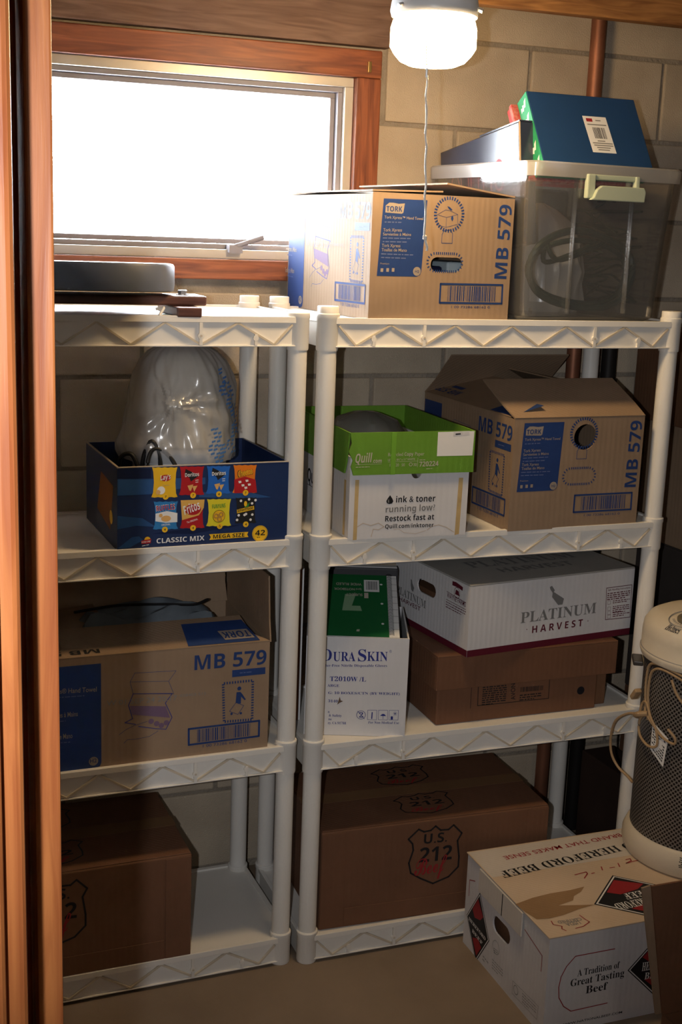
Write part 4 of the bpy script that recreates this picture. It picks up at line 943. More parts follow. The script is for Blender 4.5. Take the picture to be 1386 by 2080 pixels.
# ---- white poultry carton on top of it
pw, pd, ph = 0.49, 0.345, 0.172
pr_ = math.radians(7)
Pl = Vector((0.372, -0.012, S[1]+jh+0.001))
PC = thing('poultry_carton', 'white poultry carton with a maroon bottom band, lying on the brown lidded box', 'cardboard box', Pl, pr_)
panel('front_panel', rect(0, 0, pw, ph), [], T, (0, 0, 0), (1, 0, 0), (0, 0, 1), M_WHITECARD, PC)
panel('side_panel', rect(T, 0, pd-T, ph), [stadium(0.152, 0.117, 0.088, 0.034, 9)], T, (0, pd, 0), (0, -1, 0), (0, 0, 1), M_WHITECARD, PC)
MB().box(pw-T, pw, T, pd-T, 0, ph).build('side_panel', M_WHITECARD, PC); MB().box(0, pw, pd-T, pd, 0, ph).build('back_panel', M_WHITECARD, PC); MB().box(T, pw-T, T, pd-T, 0, T).build('base_panel', M_WHITECARD, PC)
MB().box(0.0, pw, 0.0, pd, ph+0.0003, ph+0.004).build('lid_panel', cardboard('shaded_lid_card', (0.40, 0.39, 0.37), 0.12), PC, bev=0.001)  # lid greyed in its colour for the shade of the shelf above
MB().box(0.03, pw-0.03, 0.03, pd-0.03, 0.006, 0.10).build('kraft_lining', M_KRAFT_D, PC)
PCR = (780, 1120, 2.615)
f = front_face(PC, pw, ph, corners=[(437, 562), (1330, 430), (1357, 75), (465, 182)], crop=PCR)
f.poly('bottom_band', M_MAROON, [(0, 0.0), (pw, 0), (pw, 0.0165), (0, 0.0165)])
f.text('carton_lettering', M_GREYINK, 'sb', 'PLATINUM', (732, 375), (1145, 316), (732, 318)); f.text('carton_lettering', M_MAROON, 'gB', 'H A R V E S T', (795, 428), (1072, 388), (795, 390)); f.disc('lettering_dot', M_MAROON, (767, 408), 0.0013); f.disc('lettering_dot', M_MAROON, (1102, 360), 0.0013)
f.fill('cleaver_mark', M_GREYINK, [(893, 178), (905, 172), (920, 195), (915, 205), (970, 240), (962, 272), (938, 275), (905, 232), (908, 210), (895, 190)])
f.stroke('handling_frame', M_MAROON, [(1203, 182), (1341, 163), (1333, 338), (1198, 353)], 0.0016, 0, True); f.text('handling_print', M_MAROON, 'gb', 'Safe Handling Instructions', (1210, 198), (1332, 182), (1210, 188)); f.greek('handling_print', M_MAROON, (1208, 215), (1332, 198), 4, 0.0042, 0.0052, 0, 3, 0.6)
for k_, (y, r_) in enumerate(((262, 2), (292, 4), (325, 1), (335, 2))): f.greek('handling_print', M_MAROON, (1238, y-8), (1330, y-20), r_, 0.0036, 0.0048, 0, k_+3, 0.6)
for y in (262, 295, 318, 338): f.stroke('handling_print', M_MAROON, [(1210, y-10), (1226, y-12), (1225, y+6), (1209, y+8)], 0.0007, 0, True)
f.done()
f = left_face(PC, pd, ph, corners=[(62, 372), (437, 562), (465, 182), (20, 72)], crop=PCR)
f.poly('bottom_band', M_MAROON, [(0, 0.0), (pd, 0), (pd, 0.0165), (0, 0.0165)])
f.text('carton_lettering', M_GREYINK, 'sb', 'PLATINUM', (55, 268), (195, 332), (55, 236)); f.text('carton_lettering', M_MAROON, 'gb', 'HARVEST', (72, 302), (172, 345), (72, 285)); f.fill('cleaver_mark', M_GREYINK, [(106, 195), (112, 200), (116, 215), (128, 238), (126, 258), (116, 248), (110, 225)])
f.text('maker_lettering', M_MAROON, 'gb', 'WAYNE FARMS', (305, 262), (428, 308), (305, 235)); f.stroke('maker_rule', M_MAROON, [(302, 230), (432, 285)], 0.0012); f.stroke('maker_rule', M_MAROON, [(302, 275), (430, 322)], 0.0012); f.ring('maker_mark', M_MAROON, (368, 232), 0.0125, 0.0012, ry=0.013); f.fill('maker_mark', M_MAROON, [(355, 240), (360, 212), (380, 222), (385, 250)]); f.fill('maker_ribbon', M_MAROON, [(335, 165), (360, 168), (408, 192), (405, 215), (375, 200), (335, 190)])
f.greek('maker_small_print', M_MAROON, (302, 290), (430, 338), 3, 0.0035, 0.006, 0, 4, 0.6)
f.done()
g = Face(PC, (0, 0, ph+0.004), (1, 0, 0), (0, 1, 0), pw, pd)
for s_, xl, yb, wd, ht in (('PLATINUM', 0.09, 0.13, 0.32, 0.055), ('HARVEST', 0.14, 0.07, 0.22, 0.035)):
    v_, f_ = text_geo(s_, 'sb' if s_[0] == 'P' else 'gB'); a = min(p_[0] for p_ in v_); b = max(p_[0] for p_ in v_)
    g.mb('lid_lettering', M_GREYINK).add([g.P((xl+(p_[0]-a)/(b-a)*wd, yb+p_[1]/0.7*ht), 0) for p_ in v_], f_)
g.done()

# ---- two beef cartons on the bottom shelves
SHIELD = [(630, 505), (683, 455), (710, 467), (745, 460), (770, 438), (795, 458), (835, 455), (862, 432), (903, 472), (881, 510), (888, 590), (884, 640), (835, 690), (755, 725), (690, 700), (642, 675), (632, 625), (655, 560), (651, 528)]
B_CORN = [(165, 970), (1305, 790), (1345, 335), (180, 478)]
def beef(label, loc, rz, mat):
    w, d, h = 0.595, 0.335, 0.252
    b = thing('beef_carton', label, 'cardboard box', loc, rz, 'beef cartons')
    MB().box(0, w, 0, d, 0, h).build('box_body', mat, b, bev=0.003)
    MB().box(0.0015, 0.060, -0.0022, -0.0002, 0.004, h-0.004).build('corner_flap', mat, b, bev=0.0006); MB().box(w-0.060, w-0.0015, -0.0022, -0.0002, 0.004, h-0.004).build('corner_flap', mat, b, bev=0.0006)
    MB().box(0.0625, w-0.0625, -0.0018, -0.0002, 0.004, 0.050).build('bottom_flap', mat, b, bev=0.0006)
    MB().box(0.002, w-0.002, 0.003, d/2-0.0015, h+0.0002, h+0.003).build('top_flap', mat, b, bev=0.001); MB().box(0.002, w-0.002, d/2+0.0015, d-0.003, h+0.0002, h+0.003).build('top_flap', mat, b, bev=0.001)
    MB().box(0.0, w, d/2-0.024, d/2+0.024, h+0.0032, h+0.0036).build('tape_strip', M_TAPE, b)
    f = front_face(b, w, h, corners=B_CORN, crop=(580, 1500, 2.475))
    f.stroke('shield_outline', M_BLACKINK, SHIELD, 0.0044, 0, True)
    f.text('shield_lettering', M_BLACKINK, 'gB', 'U.S.', (708, 528), (826, 515), (708, 480)); f.sub = 1; f.text('shield_numerals', M_BLACKINK, 'gB', '212', (684, 622), (850, 603), (684, 550))
    f.text('script_lettering', M_REDINK, 'sc', 'Beef', (660, 690), (828, 655), (662, 610), 1)
    f.done()
    for yc in (0.085, 0.25):
        t = Face(b, (w*0.5-0.075, yc-0.055, h+0.003), (1, 0, 0), (0, 1, 0), 0.15, 0.11, corners=[(630, 725), (903, 725), (903, 435), (630, 435)])
        t.stroke('top_shield_outline', M_BLACKINK, SHIELD, 0.0036, 0, True); t.text('top_shield_lettering', M_BLACKINK, 'gB', '212', (690, 610), (850, 610), (690, 550)); t.text('top_shield_lettering', M_BLACKINK, 'gB', 'U.S.', (712, 525), (826, 525), (712, 485)); t.text('top_script_lettering', M_REDINK, 'sc', 'Beef', (670, 685), (828, 685), (670, 630), 1)
        t.done()
    return b
BR = beef('reddish-brown beef carton with shield emblem on the bottom right shelf, whole emblem in view', (0.030, 0.003, S[0]+0.0005), -0.035, M_KRAFT_R)
BL = beef('reddish-brown beef carton on the bottom left shelf, cut off by the door frame', (-0.284-0.595, -0.008-0.595*0.02, S[0]+0.0005), 0.02, M_KRAFT_R)

# ---- beef box with lid on the floor
xw, xd, xh = 0.60, 0.395, 0.240
Xl = Vector((0.394, -0.437, 0.0)); 
X = carton('lidded_beef_box', 'white printed beef box with worn tan lid on the floor, under the heater', 'cardboard box', Xl, 0.0, xw, xd, xh-0.004, M_WHITECARD, holes_left=[stadium(0.185, 0.137, 0.085, 0.042, 9)])
M_TANLID = cardboard('worn_tan_card', (0.68, 0.53, 0.38), 0.15)
MB().box(-0.003, xw+0.003, -0.003, xd+0.003, xh-0.0035, xh).build('lid_panel', M_TANLID, X, bev=0.001)
MB().box(-0.0075, -0.0035, 0.11, 0.32, xh-0.062, xh-0.0036).build('lid_tab', M_OLDWHITE, X, bev=0.001); MB().box(-0.0082, -0.0076, 0.20, 0.2025, xh-0.06, xh-0.006).build('tab_slit', M_HOLE, X)
MB().box(0.02, xw-0.02, 0.02, xd-0.02, 0.006, 0.2).build('kraft_lining', M_KRAFT_D, X)
XC = (900, 1640, 2.852)
f = front_face(X, xw, xh, corners=[(590, 1328), (1146, 1213), (1155, 633), (610, 760)], crop=XC, u1=0.246/xw)
f.stroke('bracket_line', M_REDINK, [(972, 810), (752, 860), (705, 920), (678, 980), (668, 1040), (672, 1100), (700, 1150), (742, 1178), (950, 1130)], 0.0022)
f.text('box_lettering', M_BLACKINK, 'sb', 'A Tradition of', (768, 975), (1008, 920), (766, 938)); f.sub = 1; f.text('box_lettering', M_BLACKINK, 'sb', 'Great Tasting', (732, 1035), (1038, 968), (730, 995)); f.sub = 2; f.text('box_lettering', M_BLACKINK, 'sb', 'Beef', (820, 1075), (945, 1048), (818, 1032))
f.text('web_lettering', M_BLACKINK, 'gb', 'WWW.NATIONALBEEF.COM', (690, 1268), (1043, 1192), (690, 1255))
def diamond(f, c, sx, sy, lab=True, sk=0.0, sub=9):
    f.sub = sub; x, y = c; P_ = lambda a, b: (x+a*sx+b*sk*sx, y+b*sy)
    f.poly('emblem_border', M_BLACKINK, [P_(-1.08, 0), P_(0, -1.08), P_(1.08, 0), P_(0, 1.08)], 0)
    f.poly('emblem_rim', M_WHITEINK, [P_(-1.03, 0), P_(0, -1.03), P_(1.03, 0), P_(0, 1.03)], 1)
    f.poly('emblem_field', M_BLACKINK, [P_(-0.98, 0), P_(0, -0.98), P_(0.98, 0), P_(0, 0.98)], 2)
    f.poly('emblem_red', M_REDINK, [P_(-0.55, 0.38), P_(-0.1, 0.85), P_(0.45, 0.48), P_(0.2, 0.3), P_(-0.3, 0.2)], 3); f.poly('emblem_red_band', M_REDINK, [P_(-0.4, -0.45), P_(0.05, -0.85), P_(0.45, -0.45), P_(0.1, -0.3)], 3)
q = f.at((1190, 905)); diamond(f, (q[0]+0.015, q[1]), 0.068, 0.068)
f.text('emblem_lettering', M_WHITEINK, 'sb', 'HEREFORD', (1140, 935), (1310, 905), (1140, 885), 4); f.text('emblem_lettering', M_WHITEINK, 'sb', 'BEEF', (1160, 985), (1280, 965), (1160, 945), 4)
f.done()
f = left_face(X, xd, xh, corners=[(100, 770), (590, 1328), (605, 760), (122, 248)], crop=XC)
q = f.at((192, 690)); diamond(f, q, 0.056, 0.086, sub=1)
f.sub = 2; f.text('emblem_lettering', M_WHITEINK, 'sb', 'HEREFORD', (137, 640), (243, 770), (136, 618), 4); f.sub = 3; f.text('emblem_lettering', M_WHITEINK, 'sb', 'BEEF', (160, 712), (225, 795), (159, 690), 4)
f.sub = 4; f.stroke('bracket_line', M_REDINK, [(132, 500), (135, 408), (168, 418)], 0.0022); f.sub = 5; f.stroke('bracket_line', M_REDINK, [(466, 712), (568, 862), (566, 950)], 0.0022)
f.ring('seal_print', M_GREYINK, (305, 810), 0.016, 0.001); f.greek('seal_print', M_GREYINK, (292, 815), (318, 835), 3, 0.003, 0.005, 0, 5); f.sub = 6; f.greek('address_print', M_GREYINK, (285, 880), (352, 950), 4, 0.0035, 0.007, 0, 6); f.greek('address_print', M_GREYINK, (228, 860), (262, 905), 2, 0.005, 0.009, 0, 7)
f.stroke('stamp_frame', M_GREYINK, [(410, 1005), (560, 1150), (556, 1228), (410, 1080)], 0.0009, 0, True); f.ring('stamp_print', M_GREYINK, (430, 1060), 0.010, 0.0014); f.greek('stamp_print', M_GREYINK, (468, 1080), (550, 1160), 4, 0.0035, 0.0065, 0, 8)
f.done()
g = Face(X, (-0.003, -0.003, xh), (1, 0, 0), (0, 1, 0), xw+.006, xd+.006, crop=XC, world=Matrix.Translation(Xl))
g.poly('lid_worn_strip', cardboard('worn_white_strip', (0.66, 0.60, 0.53), 0.12), [(0.002, 0.27), (xw, 0.27), (xw, xd), (0.002, xd)])
def along(g, name, mat, st, s_, pl, pr, hpx, lay=1, sub=0):
    """lettering that stands upside down: reads from pr (start) to pl (end), tops towards the viewer"""
    a = Vector(g.at(pr)); b = Vector(g.at(pl)); d = b-a; L = d.length; d.normalize(); up = Vector((-d.y, d.x))
    v_, f_ = text_geo(s_, st); x0 = min(p_[0] for p_ in v_); x1 = max(p_[0] for p_ in v_); g.sub = sub
    g.mb(name, mat).add([g.P(a+d*((p_[0]-x0)/(x1-x0)*L)+up*(p_[1]/cap_h(st)*hpx), lay) for p_ in v_], f_)
along(g, 'lid_lettering', M_REDINK, 'gb', 'BRAND THAT MAKES SENSE', (345, 286), (1020, 152), 0.017, 1, 1)
along(g, 'lid_lettering', M_BLACKINK, 'sb', 'D HEREFORD BEEF', (318, 376), (1075, 204), 0.030, 1, 2)
M_TORN = cardboard('bare_kraft_tear', (0.36, 0.22, 0.11), 0.25)
g.fill('torn_patch', M_TORN, [(420, 562), (520, 525), (620, 500), (740, 480), (820, 460), (800, 490), (760, 515), (755, 540), (670, 570), (880, 565), (790, 590), (700, 625), (620, 645), (545, 650), (480, 610)], 1)
g.sub = 4; q = g.at((1060, 530)); diamond(g, (q[0]+0.03, q[1]), 0.105, 0.095, sub=4)
along(g, 'lid_emblem_lettering', M_WHITEINK, 'sb', 'HEREFORD', (985, 565), (1200, 520), 0.027, 5, 5); along(g, 'lid_emblem_lettering', M_WHITEINK, 'sb', 'BEEF', (1035, 508), (1180, 478), 0.024, 5, 6)
g.sub = 7
for pts in ([(765, 392), (830, 375), (838, 385), (820, 412)], [(862, 385), (878, 380)], [(918, 345), (925, 365)], [(968, 352), (995, 348)], [(1015, 325), (1025, 345)], [(1060, 305), (1085, 298), (1092, 310), (1062, 325), (1140, 305)]): g.stroke('handwritten_date', M_REDINK, pts, 0.0028, 1)
g.sub = 8; g.stroke('inspection_bracket', M_REDINK, [(628, 660), (640, 680), (690, 690), (690, 705), (715, 716)], 0.0022, 1); g.sub = 9; g.stroke('inspection_bracket', M_REDINK, [(792, 625), (825, 650), (850, 665), (815, 690), (770, 702)], 0.0022, 1)
along(g, 'inspection_lettering', M_GREYINK, 'gb', 'USDA', (705, 672), (785, 658), 0.013, 1, 10); along(g, 'inspection_lettering', M_GREYINK, 'gb', 'CERTIFIED', (660, 660), (795, 640), 0.011, 1, 11)
g.done()

# ---- tower heater standing on it
hx, hy, hz = 0.938, -0.190, xh+0.0005
HT = thing('tower_heater', 'round cream and dark mesh tower heater with a tied cord, standing on the beef box', 'heater', (hx, hy, hz), 0.0)
M_CREAM = pm('cream_plastic', (0.70, 0.62, 0.49), 0.4, var=0.06)
MB().lathe([(0.150, 0.0), (0.170, 0.004), (0.176, 0.020), (0.176, 0.040), (0.168, 0.060), (0.155, 0.068), (0.145, 0.069)], 64).build('base_ring', M_CREAM, HT, smooth=True)
m = MB(); R_, n_, zs = 0.160, 96, [0.066, 0.15, 0.25, 0.35, 0.45, 0.497]
m.lathe([(R_, z) for z in zs], n_, cap=False); ms = m.build('mesh_guard', perforated('perforated_metal'), HT, smooth=True)
uvl = ms.data.uv_layers.new(name='UVMap')
for p_ in ms.data.polygons:
    an = [math.atan2(ms.data.vertices[v].co.y, ms.data.vertices[v].co.x) for v in p_.vertices]
    if max(an)-min(an) > 3: an = [a+2*math.pi if a < 0 else a for a in an]
    for li, a, v in zip(p_.loop_indices, an, p_.vertices): uvl.data[li].uv = (a*R_, ms.data.vertices[v].co.z)
MB().lathe([(0.150, 0.066), (0.150, 0.50)], 32).build('heater_core', M_HOLE, HT)
a0 = math.radians(150); MB().box(-0.012, 0.012, -0.03, 0.03, 0.470, 0.482, M=Matrix.Translation((0.176*math.cos(a0), 0.176*math.sin(a0), 0)) @ Matrix.Rotation(a0, 4, 'Z')).build('guard_lug', pm('dark_metal', (0.09, 0.085, 0.08), 0.4, metal=0.6), HT, bev=0.003)
MB().lathe([(0.1605, 0.484), (0.1635, 0.486), (0.1635, 0.496), (0.1605, 0.498)], 64).build('guard_band', pm('dark_metal', (0, 0, 0)), HT, smooth=True)
CAPP = [(0.155, 0.497), (0.170, 0.500), (0.1735, 0.510), (0.1735, 0.516), (0.171, 0.519), (0.171, 0.555), (0.1685, 0.575), (0.158, 0.591), (0.138, 0.601), (0.10, 0.608), (0.05, 0.611), (0.004, 0.612)]
MB().lathe(CAPP, 64).build('top_cap', M_CREAM, HT, smooth=True)
MB().lathe([(0.1712, 0.516), (0.1725, 0.5175), (0.1712, 0.519)], 64, cap=False).build('cap_groove', pm('groove_grey', (0.25, 0.24, 0.23), 0.6), HT)
def zcap(r): return float(np.interp(r, [p_[0] for p_ in CAPP[::-1][:6]], [p_[1] for p_ in CAPP[::-1][:6]]))
dv = Vector((-0.093, -0.030, 0)); dn = dv.normalized()
MD = Matrix.Translation(dv+Vector((0, 0, zcap(dv.length)+0.0005))) @ Matrix.Rotation(math.radians(-8), 4, Vector((-dn.y, dn.x, 0))*-1)
MB().lathe([(0.0535, -0.001), (0.0545, 0.0008), (0.0560, -0.001)], 48, M=MD, cap=False).build('dial_rim', pm('groove_grey', (0, 0, 0)), HT)
MB().lathe([(0.036, -0.004), (0.036, 0.004), (0.029, 0.005), (0.024, 0.0012), (0.003, 0.0005)], 40, M=MD).build('dial_well', pm('dark_olive', (0.16, 0.14, 0.10), 0.4), HT, smooth=True)
MB().box(-0.032, 0.032, -0.005, 0.005, 0.002, 0.016, M=MD @ Matrix.Rotation(math.radians(55), 4, 'Z')).build('thermostat_knob', M_CREAM, HT, bev=0.003, seg=3)
for nm_, mt_, rng in (('dial_scale', M_GREYINK, range(150, 250, 9)), ('dial_warm_scale', M_REDINK, range(252, 300, 9))):
    m = MB()
    for a in rng:
        e = Vector((math.cos(math.radians(a)), math.sin(math.radians(a)), 0)); t = Vector((-e.y, e.x, 0))*0.0016
        m.add([MD @ (e*0.041-t+Vector((0, 0, 0.0012))), MD @ (e*0.047-t+Vector((0, 0, 0.0012))), MD @ (e*0.047+t+Vector((0, 0, 0.0012))), MD @ (e*0.041+t+Vector((0, 0, 0.0012)))], [(0, 1, 2, 3)])
    m.build(nm_, mt_, HT, fix=False)
v_, f_ = text_geo('Holmes', 'si'); x1 = max(p_[0] for p_ in v_); m = MB(); pts = []
for p_ in v_:
    aa = math.radians(186)+p_[0]/x1*0.26; rr_ = 0.1615-p_[1]*0.020; pts.append((rr_*math.cos(aa), rr_*math.sin(aa), zcap(rr_)+0.0012))
m.add(pts, f_); m.build('maker_lettering', M_BLACKINK, HT, fix=False)
lab = MB()
for r_ in range(7):
    for k_ in range(12):
        if random.random() < 0.82:
            a = math.radians(222)+k_*0.022+0.004*(r_ % 2); z = 0.058-r_*0.0042-0.004; rad = 0.1775 if z < 0.042 else 0.1775-(z-0.042)*0.5+0.0006
            lab.add([(rad*math.cos(t), rad*math.sin(t), zz) for t, zz in ((a, z), (a+0.017, z), (a+0.017, z+0.0026), (a, z+0.0026))], [(0, 1, 2, 3)])
lab.build('warning_print', M_BLACKINK, HT, fix=False)
M_CORD = pm('tan_cord', (0.40, 0.27, 0.15), 0.5)
def ontube(a, z, e=0.006): a = math.radians(a); return Vector(((R_+e)*math.cos(a), (R_+e)*math.sin(a), z))
def cordc(name, pts, r=0.0032, keep=False):
    if not keep: pts = [(p_[0]-28, 0.50-0.69*(0.474-p_[1]))+tuple(p_[2:]) for p_ in pts]
    MB().tube(spline([ontube(*p_) for p_ in pts], 8), r, 8).build(name, M_CORD, HT, smooth=True)
cordc('power_cord', [(262, 0.405), (248, 0.43), (232, 0.455), (216, 0.462), (206, 0.44), (203, 0.40), (203, 0.345), (206, 0.30), (209, 0.27, 0.012)])
cordc('power_cord', [(265, 0.425), (250, 0.445), (232, 0.468), (212, 0.474), (201, 0.455), (198, 0.41), (198, 0.36), (200, 0.315), (204, 0.285, 0.012)])
cordc('power_cord', [(228, 0.44), (233, 0.40), (240, 0.37), (247, 0.362), (250, 0.39), (248, 0.43)])
cordc('power_cord', [(204, 0.285, 0.012), (199, 0.25, 0.016), (203, 0.205, 0.018), (214, 0.185, 0.016), (222, 0.20, 0.014), (220, 0.25, 0.014), (213, 0.285, 0.014), (205, 0.325, 0.012), (200, 0.315, 0.014), (199, 0.27, 0.018)])
cordc('power_cord', [(206, 0.29, 0.014), (215, 0.265, 0.012), (226, 0.235, 0.012), (236, 0.225, 0.012), (237, 0.245, 0.012), (230, 0.27, 0.012)])
cordc('power_cord', [(172, 0.362, 0.014), (160, 0.350, 0.032), (149, 0.315, 0.054), (143, 0.265, 0.062), (142, 0.220, 0.058), (144, 0.190, 0.040), (150, 0.174, 0.014), (156, 0.168, 0.004)], keep=True)
MB().tube(spline([ontube(166, 0.352, 0.010), ontube(169, 0.358, 0.024), ontube(175, 0.368, 0.026), ontube(180, 0.374, 0.012)], 6), 0.007, 8).build('cord_tie', M_CORD, HT, smooth=True)
MB().box(-0.009, 0.009, -0.006, 0.006, -0.016, 0.016, M=Matrix.Translation(ontube(157, 0.397, 0.016)) @ Matrix.Rotation(math.radians(35), 4, 'X')).build('plug', M_CORD, HT, bev=0.003)
TQ = lambda e: [ontube(184, 0.357, e), ontube(203, 0.336, e+0.006), ontube(202, 0.266, e+0.012), ontube(188, 0.294, e+0.010)]
tgp = MB(); tgp.add(TQ(0.004), [(0, 1, 2, 3)]); tgp.add(TQ(0.0045), [(3, 2, 1, 0)]); tgp.build('paper_tag', M_PAPER, HT, fix=False)
tp = MB()
A_, B_, C_, D_ = TQ(0.0055)
for r_ in range(9):
    for k_ in range(7):
        if random.random() < 0.85:
            f0, f1, h0, h1 = 0.08+k_*0.12, 0.08+k_*0.12+0.09, 0.08+r_*0.095, 0.08+r_*0.095+0.05
            tp.add([A_.lerp(B_, a).lerp(D_.lerp(C_, a), b) for a, b in ((f0, h0), (f1, h0), (f1, h1), (f0, h1))], [(0, 1, 2, 3)])
tp.build('tag_print', M_BLACKINK, HT, fix=False)

# ---- open dark carton at the lower right, nearest the camera
D2 = carton('open_carton', 'open dark brown carton at the lower right edge, one flap standing up', 'cardboard box', (0.565, -1.00, 0.0005), 0.0, 0.42, 0.385, 0.135, M_KRAFT_R)
panel('standing_flap', [(0.0, 0.0), (0.42, 0.0), (0.42, 0.30), (-0.058, 0.30)], [], 0.005, (0.0, 0.383, 0.136), (1, 0, 0), (0, 0, 1), M_KRAFT_R, D2)
panel('torn_edge', [(-0.014, 0.0), (0.0, 0.0), (-0.058, 0.30), (-0.078, 0.297)], [], 0.004, (0.0, 0.387, 0.136), (1, 0, 0), (0, 0, 1), M_KRAFT, D2)
flap(D2, (0.42, 0, 0.136), (0, 1, 0), (1, 0, 0), 0.38, 0.15, -25, M_KRAFT_R)

# ---- clear storage bin on the top right with its contents
bw, bd_, bh = 0.37, 0.41, 0.348
BN = thing('clear_bin', 'clear plastic storage bin with a pale green latch on top of the right shelf unit', 'storage bin', (0.464, -0.018, S[3]+0.0005), math.radians(5))
M_CLEAR = film('clear_plastic', (0.72, 0.74, 0.75), 0.10, 0.08, 0.2, 0.5); M_MILK = film('milky_rim_plastic', (0.80, 0.78, 0.74), 0.55, 0.2, 0.15, 0.5)
def rrect(x0, x1, y0, y1, r, z, n=6):
    out = []
    for cx_, cy_, a in ((x1-r, y0+r, -90), (x1-r, y1-r, 0), (x0+r, y1-r, 90), (x0+r, y0+r, 180)):
        for k_ in range(n+1): t = math.radians(a+90*k_/n); out.append((cx_+r*math.cos(t), cy_+r*math.sin(t), z))
    return out
def loft(rings, cap0=True, cap1=False):
    m = MB(); n = len(rings[0]); vs = [p_ for r_ in rings for p_ in r_]; fs = []
    for k_ in range(len(rings)-1):
        for i in range(n): j = (i+1) % n; fs.append((k_*n+i, k_*n+j, (k_+1)*n+j, (k_+1)*n+i))
    if cap0: fs.append(tuple(range(n-1, -1, -1)))
    if cap1: fs.append(tuple((len(rings)-1)*n+i for i in range(n)))
    return m.add(vs, fs)
def br(f_, z, e=0.0): s_ = 0.020*f_; return rrect(-s_+e, bw+s_-e, -s_+e, bd_+s_-e, 0.03, z)
loft([br(0, 0.006, 0.006), br(0, 0.0, 0.014), br(0, 0.001, 0.012), br(0, 0.010), br(0.3, 0.12), br(0.65, 0.24), br(1, bh-0.02), br(1, bh-0.02, 0.003), br(0.65, 0.24, 0.003), br(0.3, 0.12, 0.003), br(0, 0.012, 0.003)], False, True).build('bin_body', M_CLEAR, BN, smooth=True)
loft([br(1, bh-0.032, -0.001), br(1, bh-0.032, -0.007), br(1, bh-0.004, -0.008), br(1, bh, -0.004), br(1, bh, 0.003), br(1, bh-0.03, 0.0035)], False).build('bin_rim', M_MILK, BN, smooth=True)
for x in (0.105, 0.262): MB().box(x-0.003, x+0.003, -0.014, -0.004, 0.02, bh-0.03).build('stiffening_rib', M_CLEAR, BN, bev=0.001)
M_LATCH = pm('pale_green_plastic', (0.46, 0.52, 0.40), 0.4)
lt = MB(); lx0, lx1 = 0.118, 0.262
lt.box(lx0, lx0+0.022, -0.034, -0.020, bh-0.075, bh-0.022); lt.box(lx1-0.012, lx1, -0.034, -0.020, bh-0.065, bh-0.022); lt.box(lx0, lx1, -0.030, -0.020, bh-0.034, bh-0.022)
lt.build('latch_frame', M_LATCH, BN, bev=0.003)
MB().prism([(lx0+0.006, bh-0.078), (lx1+0.010, bh-0.078), (lx1+0.012, bh-0.055), (lx1+0.006, bh-0.046), (lx0+0.035, bh-0.046), (lx0+0.022, bh-0.055), (lx0+0.014, bh-0.072)], 0.012, M=Matrix.Translation((0, -0.030, 0)) @ Matrix.Rotation(math.radians(90), 4, 'X')).build('latch_handle', M_LATCH, BN, bev=0.002)
Bw = Matrix.Translation((0.464, -0.018, S[3])) @ Matrix.Rotation(math.radians(5), 4, 'Z')
def inbin(name, label, cat, loc): o = thing(name, label, cat); o.matrix_world = Bw @ Matrix.Translation(loc); return o
M_HOSE = pm('dark_green_hose', (0.012, 0.028, 0.024), 0.4)
for k_, (cx_, cz_, rx, rz_, y, lab_) in enumerate(((0.17, 0.115, 0.145, 0.090, 0.035, 'dark green cable loop lying nearest the front of the clear bin'), (0.20, 0.108, 0.14, 0.075, 0.082, 'dark cable loop just behind the front loop in the clear bin'))):
    o = inbin('cable_loop', lab_, 'cable', (0, 0, 0.002)); o['group'] = 'cables in the clear bin'
    pts = [(cx_+rx*math.cos(t)*(1+0.05*math.sin(3*t)), y+0.015*math.sin(2*t+k_), cz_+rz_*math.sin(t)*(1+0.08*math.cos(2*t+1))) for t in np.linspace(0, 2*math.pi, 48, endpoint=False)]
    MB().tube(pts, 0.0085-0.002*k_, 8, True).build('cable_run', M_HOSE, o, smooth=True)
    MB().tube(spline([(0.08+0.03*k_, y+0.02, cz_+0.06), (0.12, y+0.03, cz_+0.02), (0.20, y+0.02, cz_+0.045), (0.26, y+0.03, cz_+0.07)], 6), 0.006, 8).build('cable_end', M_HOSE, o, smooth=True)
o = inbin('plastic_bag', 'crumpled clear plastic bag behind the cables in the clear bin', 'plastic bag', (0.18, 0.238, 0.007))
MB().lathe([(0.09, 0.0), (0.112, 0.03), (0.116, 0.10), (0.105, 0.165), (0.075, 0.215), (0.04, 0.245), (0.01, 0.26)], 64, rfun=lambda a, z: 1+0.06*math.sin(6*a+25*z)+0.05*math.sin(11*a-50*z)+0.03*math.sin(23*a+90*z)).build('bag_folds', film('crumpled_film', (0.78, 0.75, 0.71), 0.82, 0.2, 0.3, 0.3), o, smooth=True)
o = inbin('paper_bundle', 'pale paper bundle inside the crumpled bag in the clear bin', 'papers', (0.12, 0.155, 0.009))
MB().box(0, 0.14, 0, 0.14, 0, 0.10).build('sheets', pm('buff_paper', (0.42, 0.36, 0.29), 0.8, var=0.3), o, bev=0.01)
o = inbin('dark_filler', 'dark tarp filling the back of the clear bin', 'filler', (0.055, 0.362, 0.007))  # added dark block, makes the inside of the bin look darker
MB().box(0, 0.30, 0, 0.035, 0, 0.30).build('filler_block', pm('dark_filler_skin', (0.02, 0.022, 0.024), 0.7, bump=0.4, bscale=12), o, bev=0.012, seg=3)
o = inbin('light_string', 'tangled dark string of lights at the right end of the clear bin', 'string lights', (0.335, 0.20, 0.004)); rnd = random.Random(5)
MB().tube(spline([(rnd.uniform(-0.018, 0.026), rnd.uniform(-0.15, 0.1), 0.035+0.24*i/60+rnd.uniform(-0.03, 0.03)) for i in range(60)], 4), 0.003, 6).build('wire', pm('dark_green_wire', (0.012, 0.02, 0.015), 0.5), o, smooth=True)
